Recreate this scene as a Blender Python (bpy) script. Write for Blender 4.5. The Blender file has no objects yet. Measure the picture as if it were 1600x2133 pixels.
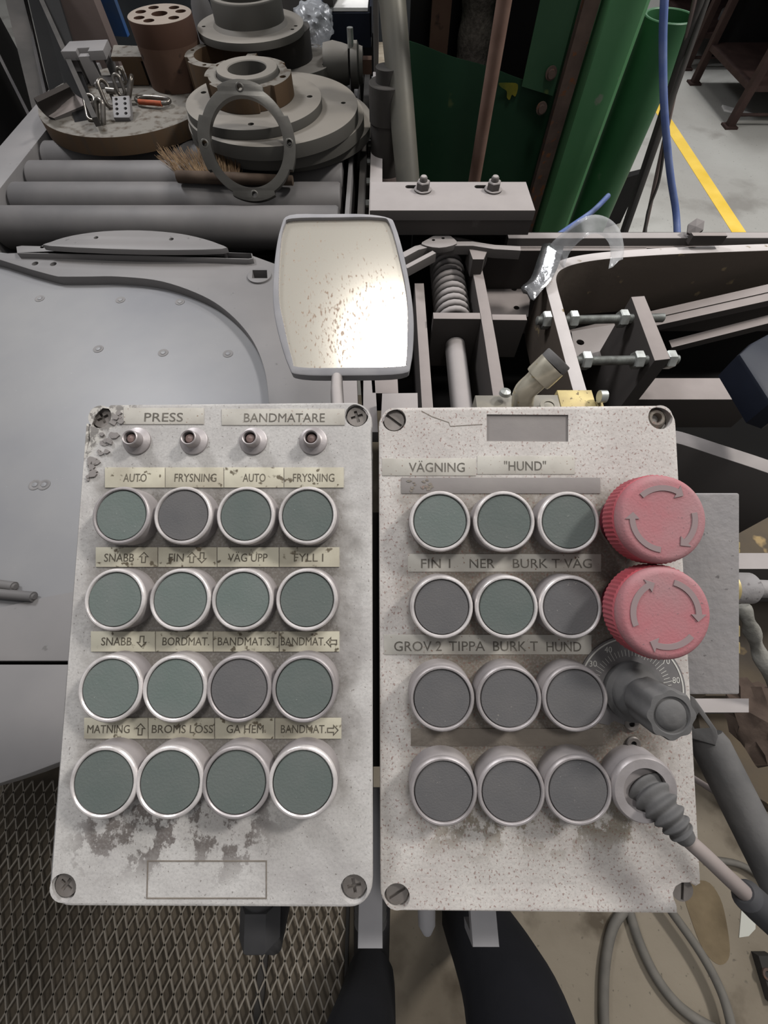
import bpy, bmesh, math, random
from mathutils import Vector, Matrix
from mathutils.geometry import tessellate_polygon
random.seed(7)
PI = math.pi
sc = bpy.context.scene
COL = sc.collection

# ------------------------------------------------------------------ camera
CAM = Vector((0, 0, 1.45)); FPX = 870.0
PITCH = math.atan(449 / 870)
cd = bpy.data.cameras.new('camera'); cam = bpy.data.objects.new('camera', cd); COL.objects.link(cam)
cam.location = CAM; cam.rotation_euler = (PITCH, 0, 0)
cd.sensor_fit = 'HORIZONTAL'; cd.sensor_width = 36.0; cd.lens = 36.0 * FPX / 1600.0
cd.clip_start = 0.01; cd.clip_end = 60
sc.camera = cam

# ------------------------------------------------------------------ world and hall lamps
w = bpy.data.worlds.new('hall_air'); sc.world = w; w.use_nodes = True
w.node_tree.nodes['Background'].inputs[0].default_value = (0.93, 0.93, 0.94, 1)
w.node_tree.nodes['Background'].inputs[1].default_value = 0.42
def area(name, loc, target, size, power, col, sy=None):
    l = bpy.data.lights.new(name, 'AREA'); l.energy = power; l.color = col; l.size = size
    if sy: l.shape = 'RECTANGLE'; l.size_y = sy
    o = bpy.data.objects.new(name, l); COL.objects.link(o); o.location = loc
    o.rotation_euler = (Vector(target) - Vector(loc)).to_track_quat('-Z', 'Y').to_euler(); return o
area('hall_lamp_right', (2.6, 1.5, 4.0), (0.3, 0.4, 0.9), 0.45, 190, (1, .97, .93))
area('hall_lamp_left', (-2.0, 2.4, 3.6), (-0.2, 0.3, 1.0), 0.7, 120, (.96, .97, 1))
area('hall_lamp_middle', (0.28, 0.47, 4.3), (0.28, 0.47, 0), 0.5, 42, (1, .98, .95))
area('hall_lamp_far', (2.6, 5.2, 5.5), (2.2, 3.5, 0), 1.2, 230, (.97, .98, 1))
sc.view_settings.view_transform = 'Standard'; sc.view_settings.look = 'None'
sc.view_settings.gamma = 1; sc.view_settings.use_curve_mapping = False
sc.view_settings.exposure = -0.50

# ------------------------------------------------------------------ photograph measurements to world points
FW = Vector((0, math.sin(PITCH), -math.cos(PITCH))); UP = Vector((0, math.cos(PITCH), math.sin(PITCH)))
def ray(px, py): return FW + Vector((1, 0, 0)) * ((px - 800) / FPX) - UP * ((py - 1066.5) / FPX)
def pz(px, py, z):
    d = ray(px, py); return CAM + d * ((z - CAM.z) / d.z)
def pyy(px, py, y):
    d = ray(px, py); return CAM + d * (y / d.y)
def pdp(px, py, t): return CAM + ray(px, py) * t
def P2(pts, z): return [tuple(pz(x, y, z)[:2]) for x, y in pts]

# ------------------------------------------------------------------ materials
MATS = {}
def lin(c):
    return tuple(((v / 255) / 12.92 if v / 255 <= .04045 else ((v / 255 + .055) / 1.055) ** 2.4) for v in c) + (1,)
def mat(name, base, dust=None, dscale=6, damt=.5, up=0.0, rough=.85, metal=0.0, speck=None, sscale=120, samt=.62, bump=.15, bscale=60, spec=.25, streak=None):
    if name in MATS: return MATS[name]
    m = bpy.data.materials.new(name); m.use_nodes = True; nt = m.node_tree; N = nt.nodes; L = nt.links
    b = N['Principled BSDF']; tc = N.new('ShaderNodeTexCoord')
    oi = N.new('ShaderNodeObjectInfo'); ml_ = N.new('ShaderNodeMath'); ml_.operation = 'MULTIPLY'; L.new(oi.outputs['Random'], ml_.inputs[0]); ml_.inputs[1].default_value = 37.0
    va = N.new('ShaderNodeVectorMath'); va.operation = 'ADD'; L.new(tc.outputs['Object'], va.inputs[0]); L.new(ml_.outputs[0], va.inputs[1]); OC = va.outputs[0]
    b.inputs['Roughness'].default_value = rough; b.inputs['Metallic'].default_value = metal
    b.inputs['Specular IOR Level'].default_value = spec
    src = None
    def mix(fac, a, c):
        x = N.new('ShaderNodeMix'); x.data_type = 'RGBA'; L.new(fac, x.inputs[0])
        if isinstance(a, tuple): x.inputs[6].default_value = a
        else: L.new(a, x.inputs[6])
        if isinstance(c, tuple): x.inputs[7].default_value = c
        else: L.new(c, x.inputs[7])
        return x.outputs[2]
    def noise(scale, detail=4, vec=None):
        n = N.new('ShaderNodeTexNoise'); n.inputs['Scale'].default_value = scale; n.inputs['Detail'].default_value = detail
        L.new(vec or OC, n.inputs['Vector']); return n.outputs['Fac']
    def ramp(fac, lo, hi):
        r = N.new('ShaderNodeMapRange'); r.inputs[1].default_value = lo; r.inputs[2].default_value = hi; L.new(fac, r.inputs[0]); return r.outputs[0]
    col = lin(base)
    if dust:
        f = ramp(noise(dscale, 6), 1 - damt - .18, 1 - damt + .18)
        col = mix(f, col, lin(dust))
        if up:
            g = N.new('ShaderNodeNewGeometry'); s = N.new('ShaderNodeSeparateXYZ'); L.new(g.outputs['Normal'], s.inputs[0])
            col = mix(ramp(s.outputs[2], .35, .85), col, mix(ramp(noise(dscale * 3, 5), .35, .8), lin(dust), tuple(list(v * (1 - up * .25) for v in lin(dust)[:3]) + [1])))
    if streak:
        mp = N.new('ShaderNodeMapping'); mp.inputs['Scale'].default_value = streak[1]; L.new(OC, mp.inputs[0])
        col = mix(ramp(noise(8, 4, mp.outputs[0]), .5, .72), col, lin(streak[0]))
    if speck:
        f = ramp(noise(sscale, 3), samt, samt + .06); col = mix(f, col, lin(speck))
    if isinstance(col, tuple): b.inputs['Base Color'].default_value = col
    else: L.new(col, b.inputs['Base Color'])
    if bump:
        bp = N.new('ShaderNodeBump'); bp.inputs['Strength'].default_value = bump; bp.inputs['Distance'].default_value = .002
        L.new(noise(bscale, 5), bp.inputs['Height']); L.new(bp.outputs[0], b.inputs['Normal'])
    MATS[name] = m; return m
M_TABLE = mat('dusty_table_steel', (102, 100, 100), (114, 111, 110), 5, .5, 0, rough=.55, speck=(92, 90, 89), sscale=60, samt=.7, bump=.04)
M_BED = mat('worn_bed_steel', (104, 104, 107), (118, 117, 117), 4, .5, 0, rough=.42, speck=(150, 150, 148), sscale=300, samt=.74, bump=.03, spec=.4)
M_DUST = mat('mauve_dusty_steel', (60, 56, 54), (136, 128, 125), 9, .12, .4, rough=.9)
M_DUSTL = mat('light_dusty_steel', (82, 78, 76), (146, 140, 138), 9, .12, .3, rough=.9)
M_DARK = mat('dark_steel', (48, 46, 44), (66, 62, 59), 7, .4, rough=.8)
M_BLACK = mat('black_steel_void_shade', (12, 11, 11), (20, 19, 18), 5, .4, rough=.95)  # black steel parts, and the shade of hollows put into the colour
M_ROLL = mat('roller_steel', (84, 82, 82), (98, 95, 94), 8, .5, rough=.6, bump=.05)
M_DISC = mat('machined_disc_steel', (70, 68, 64), (114, 109, 102), 5, .15, .4, rough=.6, bump=.05)
M_RUSTDISC = mat('rusty_rim_steel', (70, 54, 38), (102, 98, 92), 5, .1, .3, rough=.75, streak=((62, 52, 42), (6, 6, .5)), bump=.1)
M_BROWN = mat('brown_rust_steel', (66, 47, 38), (84, 64, 52), 6, .5, rough=.8, speck=(48, 36, 30), sscale=20)
M_BROWNTOP = mat('brown_block_dusty', (62, 42, 32), (122, 112, 103), 6, .1, .3, rough=.8)
M_MACH = mat('machined_ring_steel', (92, 90, 86), (64, 62, 59), 9, .5, rough=.35, metal=.55, bump=.08)
M_GREEN = mat('green_paint', (38, 82, 50), (50, 94, 60), 5, .45, rough=.5, speck=(70, 96, 72), sscale=18, samt=.7, bump=.03, spec=.4)
M_GREENL = mat('light_green_paint', (64, 112, 72), (78, 120, 84), 5, .45, rough=.5, speck=(104, 118, 98), sscale=22, samt=.7, bump=.03, spec=.4)
M_GREEND = mat('dark_green_paint', (25, 54, 36), (33, 64, 44), 5, .4, rough=.55, speck=(66, 78, 48), sscale=14, samt=.7, bump=.03)
M_YEL = mat('yellow_paint', (214, 178, 62), (232, 198, 92), 5, .5, rough=.7, bump=0)
M_YELW = mat('worn_yellow_paint', (120, 112, 30), (60, 74, 30), 20, .5, rough=.7, bump=0)
M_RUST = mat('rust_steel', (72, 60, 55), (96, 80, 72), 14, .5, rough=.9, speck=(110, 72, 50), sscale=40, samt=.62, bump=.5, bscale=40)
M_RROD = mat('red_brown_rod', (92, 70, 60), (108, 86, 76), 14, .5, rough=.8)
def lid_mat(name, base, dark, grime, hw, hh, cy, blotch, bl, spk, sthr, corner=None):
    m = bpy.data.materials.new(name); m.use_nodes = True; N = m.node_tree.nodes; L = m.node_tree.links
    b = N['Principled BSDF']; b.inputs['Roughness'].default_value = .75; b.inputs['Specular IOR Level'].default_value = .25
    tc = N.new('ShaderNodeTexCoord'); sp = N.new('ShaderNodeSeparateXYZ'); L.new(tc.outputs['Object'], sp.inputs[0])
    def noi(s_, d=6, rg=.5, st=None):
        n = N.new('ShaderNodeTexNoise'); n.inputs['Scale'].default_value = s_; n.inputs['Detail'].default_value = d; n.inputs['Roughness'].default_value = rg
        if st:
            mp = N.new('ShaderNodeMapping'); mp.inputs['Scale'].default_value = st; L.new(tc.outputs['Object'], mp.inputs[0]); L.new(mp.outputs[0], n.inputs[0])
        else: L.new(tc.outputs['Object'], n.inputs[0])
        return n.outputs[0]
    def mt(op, a, c=None):
        x = N.new('ShaderNodeMath'); x.operation = op
        for v, k in ((a, 0), (c, 1)):
            if v is None: continue
            if isinstance(v, (int, float)): x.inputs[k].default_value = v
            else: L.new(v, x.inputs[k])
        return x.outputs[0]
    def rmp(f, a, c, d=0, e=1):
        x = N.new('ShaderNodeMapRange'); L.new(f, x.inputs[0])
        for v, k in ((a, 1), (c, 2), (d, 3), (e, 4)): x.inputs[k].default_value = v
        return x.outputs[0]
    def mx(f, a, c):
        x = N.new('ShaderNodeMix'); x.data_type = 'RGBA'; L.new(f, x.inputs[0])
        for v, k in ((a, 6), (c, 7)):
            if isinstance(v, tuple): x.inputs[k].default_value = v
            else: L.new(v, x.inputs[k])
        return x.outputs[2]
    def boxm(w_, h_, x0, y0, amp, soft):
        d = mt('MAXIMUM', mt('SUBTRACT', mt('ABSOLUTE', mt('SUBTRACT', sp.outputs[0], x0)), w_), mt('SUBTRACT', mt('ABSOLUTE', mt('SUBTRACT', sp.outputs[1], y0)), h_))
        d = mt('ADD', d, mt('MULTIPLY', mt('SUBTRACT', noi(55, 8, .65), .5), amp)); return rmp(d, -soft, soft, 1, 0)
    col = mx(rmp(noi(24, 8, .6), .38, .7), lin(base), lin(dark))
    col = mx(mt('MULTIPLY', boxm(hw, hh, 0.0, cy, .040, .008), .8), col, mx(rmp(noi(45, 8, .7), .4, .62), lin(grime), lin(tuple(v * .8 for v in grime))))
    k = mt('MULTIPLY', boxm(bl[0], bl[1], bl[2], bl[3], .02, .008), rmp(noi(95, 8, .7, (1, .75, 1)), .50, .54)); col = mx(k, col, lin(blotch))
    col = mx(mt('MULTIPLY', rmp(noi(800, 3, .6), .48, .62), .35), col, lin(tuple(v * .8 for v in base)))
    col = mx(mt('MULTIPLY', rmp(noi(860, 3, .5, (1, .8, 1)), sthr, sthr + .05), .65), col, lin(spk))
    if corner:
        d = mt('ADD', mt('SUBTRACT', sp.outputs[1], sp.outputs[0]), mt('MULTIPLY', mt('SUBTRACT', noi(70, 8, .7), .5), .030))
        col = mx(rmp(d, corner, corner + .003), col, mx(rmp(noi(240, 6, .6), .47, .53), lin((120, 116, 112)), lin((172, 168, 162))))
    L.new(col, b.inputs['Base Color'])
    bp = N.new('ShaderNodeBump'); bp.inputs['Strength'].default_value = .35; bp.inputs['Distance'].default_value = .001; L.new(noi(230, 6, .6), bp.inputs['Height']); L.new(bp.outputs[0], b.inputs['Normal'])
    MATS[name] = m; return m
M_LID1 = lid_mat('worn_grey_white_lid', (178, 175, 172), (152, 148, 146), (88, 81, 73), .062, .074, .004, (104, 98, 95), (.045, .020, -.018, -.084), (88, 80, 74), .66, .168)
M_LID2 = lid_mat('speckled_grey_white_lid', (190, 185, 180), (166, 159, 155), (94, 83, 68), .060, .078, .002, (128, 120, 108), (.05, .012, 0, -.08), (118, 84, 76), .60)
M_BODY = mat('grey_enclosure_body', (96, 92, 90), (120, 116, 112), 12, .5)
M_GRIME = mat('brown_grime', (104, 97, 90), (118, 110, 101), 30, .5, rough=.95, bump=.4, bscale=200)
M_RING = mat('worn_chrome_ring', (216, 210, 208), (170, 164, 162), 90, .4, rough=.3, metal=.45, bump=.1, bscale=200)
M_RINGD = mat('dusty_chrome_ring', (166, 160, 160), (140, 134, 133), 60, .5, rough=.45, metal=.4, bump=.1, bscale=200)
M_COLL = mat('dusty_button_collar', (122, 117, 117), (140, 134, 132), 60, .5, rough=.7, bump=.1)
M_CAPG = mat('green_grey_cap', (92, 101, 97), (99, 105, 102), 60, .5, rough=.7, speck=(134, 138, 134), sscale=900, samt=.72, bump=.12, bscale=900)
M_CAPG2 = mat('dull_green_cap', (84, 91, 88), (90, 95, 92), 60, .5, rough=.75, speck=(124, 126, 122), sscale=900, samt=.72, bump=.12, bscale=900)
M_CAPN = mat('grey_cap', (84, 83, 84), (91, 89, 89), 60, .5, rough=.8, speck=(122, 118, 114), sscale=700, samt=.7, bump=.12, bscale=1200)
M_GAP = mat('hole_shade_black', (24, 24, 24), rough=.8, bump=0)
M_PLATE = mat('cream_label_plate', (184, 179, 162), (142, 134, 120), 34, .4, rough=.7, speck=(96, 88, 74), sscale=260, samt=.62, bump=.1)
M_PLATE2 = mat('worn_tape_label', (178, 174, 166), (154, 149, 141), 50, .45, rough=.7, speck=(118, 92, 78), sscale=700, samt=.66, bump=.1)
M_INK = mat('engraved_letters', (84, 79, 70), (110, 104, 92), 120, .35, rough=.9, bump=0)
M_INK2 = mat('printed_letters', (92, 88, 82), (128, 122, 114), 120, .35, rough=.9, bump=0)
M_TAPEG = mat('grey_tape', (122, 117, 115), (130, 125, 122), 40, .5, rough=.85, bump=.2)
M_RED = mat('dusty_red_plastic', (156, 66, 74), (158, 92, 98), 40, .42, rough=.6, speck=(118, 88, 90), sscale=900, samt=.66, bump=.12, bscale=700)
M_REDTOP = mat('dusty_pink_red_plastic', (156, 96, 101), (148, 112, 114), 45, .5, rough=.7, speck=(118, 92, 94), sscale=900, samt=.66, bump=.12, bscale=900)
M_REDD = mat('dark_red_plastic', (92, 30, 42), (112, 52, 60), 40, .4, rough=.6)
M_ARROW = mat('grey_arrow_relief', (132, 116, 116), rough=.9, bump=0)
M_LENS = mat('dusty_lens', (128, 108, 104), (100, 84, 80), 200, .5, rough=.4, bump=0)
M_SCREW = mat('dull_screw_metal', (128, 122, 118), (104, 99, 95), 90, .5, rough=.5, metal=.4, bump=.1)
M_RUBBER = mat('dusty_rubber', (78, 77, 77), (98, 96, 95), 40, .45, rough=.85, bump=.15, bscale=200)
M_RUBD = mat('dark_rubber', (50, 50, 52), (64, 63, 64), 30, .45, rough=.8, bump=.1)
M_CABLE = mat('grey_cable', (112, 103, 100), (128, 119, 115), 30, .5, rough=.7, bump=.05)
M_CABLEF = mat('floor_cable_grey', (92, 89, 84), (104, 100, 94), 30, .5, rough=.6, bump=.05)
M_DIAL = mat('grey_dial_plate', (100, 98, 98), (116, 112, 112), 60, .5, rough=.7, bump=0)
M_WHITE = mat('white_print', (190, 188, 182), rough=.8, bump=0)
M_SWBOX = mat('grey_side_box', (124, 121, 121), (132, 128, 127), 40, .5, rough=.85, speck=(96, 92, 92), sscale=240, samt=.66, bump=.3, bscale=200)
M_BRASS = mat('dull_brass', (176, 160, 112), (150, 134, 98), 70, .45, rough=.5, metal=.35, speck=(98, 84, 60), sscale=400, samt=.62, bump=.1)
M_NICK = mat('worn_nickel', (190, 183, 166), (136, 129, 114), 80, .4, rough=.3, metal=.55, speck=(176, 158, 112), sscale=300, samt=.64, bump=.1)
M_ZINC = mat('zinc_plated', (168, 170, 166), (134, 134, 130), 60, .45, rough=.35, metal=.6, bump=.05)
M_FRAME = mat('grey_rubber_frame', (132, 131, 134), (146, 144, 146), 30, .5, rough=.8, bump=.05)
M_BLUE = mat('blue_hose', (76, 92, 138), (104, 116, 150), 20, .4, rough=.5, bump=0)
M_NAVY = mat('navy_blue_paint', (15, 20, 32), (22, 28, 42), 10, .35, rough=.5)
M_BLUEC = mat('blue_sheet', (34, 74, 128), (58, 74, 96), 8, .45, rough=.8)
M_WOOD = mat('weathered_wood', (168, 158, 142), (142, 132, 116), 12, .5, rough=.9, streak=((112, 100, 84), (2, 14, 14)))
M_PAPER = mat('white_paper', (214, 212, 208), (190, 188, 186), 14, .4, rough=.9, speck=(120, 118, 116), sscale=40, samt=.72, bump=0)
M_INSUL = mat('fluffy_grey_lagging', (88, 82, 76), (60, 55, 50), 90, .5, rough=1, bump=1, bscale=120)
M_TROUS = mat('black_trousers', (9, 10, 15), (15, 15, 20), 12, .5, rough=.95, bump=.3, bscale=60)
M_BOOT = mat('black_boot', (22, 21, 23), (40, 38, 38), 20, .4, rough=.7)
M_BRISTLE = mat('straw_bristle', (120, 98, 72), (88, 68, 50), 60, .5, rough=.9)
M_BROOM = mat('brown_brush_back', (62, 50, 42), (76, 64, 54), 20, .5, rough=.9)
M_ORANGE = mat('orange_marking', (150, 72, 44), (120, 62, 42), 60, .5, rough=.8)
M_CHAIN = mat('chain_steel', (120, 116, 112), (80, 74, 66), 40, .5, rough=.3, metal=.75, bump=.05)
M_RACK = mat('brown_red_rack_paint', (50, 36, 33), (64, 48, 44), 12, .4, rough=.7)
M_POST = mat('mauve_post', (88, 77, 74), (100, 88, 84), 5, .5, rough=.8)
M_BAR = mat('dim_grey_bar', (56, 54, 54), (66, 63, 62), 8, .5)
M_PIPEG = mat('worn_grey_pipe', (88, 86, 80), (106, 102, 92), 9, .45, rough=.45, metal=.3, bump=.03)
M_GRIMEB = mat('grimy_brown_face', (66, 60, 54), (92, 80, 62), 5, .4, rough=.9, speck=(138, 118, 84), sscale=16, samt=.66, bump=.3)
M_GRATE = mat('expanded_metal', (142, 135, 125), (112, 105, 96), 6, .5, rough=.6, metal=.2)
M_TAPEW = mat('white_tape', (186, 186, 178), rough=.9, bump=0)
M_RAG = mat('rusty_rag', (78, 66, 58), (56, 46, 40), 30, .5, rough=1, bump=1, bscale=50)
M_RAGW = mat('grey_frayed_rag', (132, 130, 124), (100, 98, 92), 40, .5, rough=1, bump=1, bscale=90)

def glassy(name, col, rough, alpha):
    m = bpy.data.materials.new(name); m.use_nodes = True; nt = m.node_tree; N = nt.nodes; L = nt.links
    b = N['Principled BSDF']; b.inputs['Base Color'].default_value = lin(col); b.inputs['Roughness'].default_value = rough
    b.inputs['Alpha'].default_value = alpha; b.inputs['Specular IOR Level'].default_value = .9; MATS[name] = m
    tc = N.new('ShaderNodeTexCoord'); n = N.new('ShaderNodeTexNoise'); n.inputs['Scale'].default_value = 35; L.new(tc.outputs['Object'], n.inputs[0])
    bp = N.new('ShaderNodeBump'); bp.inputs['Strength'].default_value = .8; bp.inputs['Distance'].default_value = .004
    L.new(n.outputs[0], bp.inputs['Height']); L.new(bp.outputs[0], b.inputs['Normal'])
    return m
M_PLAST = glassy('clear_plastic_film', (215, 216, 218), .12, .32)
M_BAG = glassy('crumpled_clear_bag', (190, 192, 196), .25, .38)
M_FOIL = mat('silver_foil', (196, 196, 198), (120, 120, 122), 30, .4, rough=.18, metal=.9, bump=1, bscale=40)

def mirror_mat():
    m = bpy.data.materials.new('dusty_mirror_painted_reflection'); m.use_nodes = True; N = m.node_tree.nodes; L = m.node_tree.links
    b = N['Principled BSDF']; b.inputs['Roughness'].default_value = .17
    tc = N.new('ShaderNodeTexCoord'); n = N.new('ShaderNodeTexNoise'); n.inputs['Scale'].default_value = 260; n.inputs['Detail'].default_value = 3
    n2 = N.new('ShaderNodeTexNoise'); n2.inputs['Scale'].default_value = 9
    mp = N.new('ShaderNodeMapping'); mp.inputs['Scale'].default_value = (1.4, .6, 1); L.new(tc.outputs['Object'], mp.inputs[0]); L.new(mp.outputs[0], n.inputs[0])
    # dust spots sit mostly on the lower middle of the glass
    s = N.new('ShaderNodeVectorMath'); s.operation = 'DISTANCE'; L.new(tc.outputs['Object'], s.inputs[0]); s.inputs[1].default_value = (0.0, -.035, -.012)
    r0 = N.new('ShaderNodeMapRange'); L.new(s.outputs['Value'], r0.inputs[0]); r0.inputs[1].default_value = .02; r0.inputs[2].default_value = .095; r0.inputs[3].default_value = .10; r0.inputs[4].default_value = 0
    a = N.new('ShaderNodeMath'); a.operation = 'ADD'; L.new(n.outputs[0], a.inputs[0]); L.new(r0.outputs[0], a.inputs[1])
    r = N.new('ShaderNodeMapRange'); L.new(a.outputs[0], r.inputs[0]); r.inputs[1].default_value = .63; r.inputs[2].default_value = .74
    x = N.new('ShaderNodeMix'); x.data_type = 'RGBA'; L.new(r.outputs[0], x.inputs[0])
    x.inputs[6].default_value = lin((220, 213, 200)); x.inputs[7].default_value = lin((150, 130, 114)); L.new(x.outputs[2], b.inputs['Base Color'])  # cream base colour stands in for the reflection of a bright ceiling
    q = N.new('ShaderNodeMapRange'); L.new(r.outputs[0], q.inputs[0]); q.inputs[3].default_value = .72; q.inputs[4].default_value = .15
    L.new(q.outputs[0], b.inputs['Metallic']); return m
M_MIRROR = mirror_mat()

def floor_mat(name, c1, c2, c3, sc_):
    m = bpy.data.materials.new(name); m.use_nodes = True; N = m.node_tree.nodes; L = m.node_tree.links
    b = N['Principled BSDF']; b.inputs['Roughness'].default_value = .6; b.inputs['Specular IOR Level'].default_value = .3
    tc = N.new('ShaderNodeTexCoord')
    def noi(s, d=6):
        n = N.new('ShaderNodeTexNoise'); n.inputs['Scale'].default_value = s; n.inputs['Detail'].default_value = d; L.new(tc.outputs['Object'], n.inputs[0]); return n.outputs[0]
    def rmp(f, a, c):
        r = N.new('ShaderNodeMapRange'); L.new(f, r.inputs[0]); r.inputs[1].default_value = a; r.inputs[2].default_value = c; return r.outputs[0]
    def mx(f, a, c):
        x = N.new('ShaderNodeMix'); x.data_type = 'RGBA'; L.new(f, x.inputs[0])
        for v, k in ((a, 6), (c, 7)):
            if isinstance(v, tuple): x.inputs[k].default_value = v
            else: L.new(v, x.inputs[k])
        return x.outputs[2]
    c = mx(rmp(noi(sc_), .4, .62), lin(c1), lin(c2)); c = mx(rmp(noi(sc_ * 2.3), .57, .7), c, lin(c3)); c = mx(rmp(noi(70, 3), .66, .72), c, lin(tuple(v * .75 for v in c1)))
    L.new(c, b.inputs['Base Color'])
    bp = N.new('ShaderNodeBump'); bp.inputs['Strength'].default_value = .3; bp.inputs['Distance'].default_value = .004; L.new(noi(30), bp.inputs['Height']); L.new(bp.outputs[0], b.inputs['Normal'])
    return m
M_FLOORN = floor_mat('stained_concrete', (126, 117, 103), (104, 95, 82), (76, 67, 55), 2.6)
M_FLOORF = floor_mat('grey_floor_paint', (160, 159, 154), (148, 146, 141), (128, 125, 120), 1.2)

# ------------------------------------------------------------------ mesh building
def ofs(loop, d):
    """inset (positive d, counter-clockwise loop) with mitred corners"""
    n = len(loop); out = []
    for i in range(n):
        a = Vector(loop[i - 1]); b = Vector(loop[i]); c = Vector(loop[(i + 1) % n])
        e1 = (b - a); e2 = (c - b)
        if e1.length < 1e-9 or e2.length < 1e-9: out.append(tuple(b)); continue
        e1.normalize(); e2.normalize(); n1 = Vector((-e1.y, e1.x)); n2 = Vector((-e2.y, e2.x)); m = n1 + n2
        if m.length < 1e-6: m = n1
        m.normalize(); k = max(.5, m.dot(n1)); out.append(tuple(b + m * (d / k)))
    return out
def ccw(l):
    s = sum(l[i - 1][0] * l[i][1] - l[i][0] * l[i - 1][1] for i in range(len(l))); return list(l) if s > 0 else list(reversed(l))
def circle(x, y, r, n=16, a0=0): return [(x + r * math.cos(a0 + 2 * PI * i / n), y + r * math.sin(a0 + 2 * PI * i / n)) for i in range(n)]
def rrect(x0, y0, x1, y1, r, n=6):
    o = []
    for cx, cy, a in ((x1 - r, y1 - r, 0), (x0 + r, y1 - r, 90), (x0 + r, y0 + r, 180), (x1 - r, y0 + r, 270)):
        for k in range(n + 1):
            t = math.radians(a + 90 * k / n); o.append((cx + r * math.cos(t), cy + r * math.sin(t)))
    return o
def smooth(pts, n=4, closed=False):
    out = []; N = len(pts)
    rng = range(N) if closed else range(N - 1)
    for i in rng:
        g = (lambda k: Vector(pts[k % N])) if closed else (lambda k: Vector(pts[min(max(k, 0), N - 1)]))
        a, b, c, d = g(i - 1), g(i), g(i + 1), g(i + 2)
        for k in range(n):
            t = k / n; out.append(tuple(.5 * ((2 * b) + (c - a) * t + (2 * a - 5 * b + 4 * c - d) * t * t + (3 * b - a - 3 * c + d) * t ** 3)))
    if not closed: out.append(tuple(pts[-1]))
    return out
def frame(p, ax):
    z = Vector(ax).normalized(); q = z.to_track_quat('Z', 'Y').to_matrix().to_4x4(); q.translation = Vector(p); return q
I4 = Matrix.Identity(4)
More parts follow.
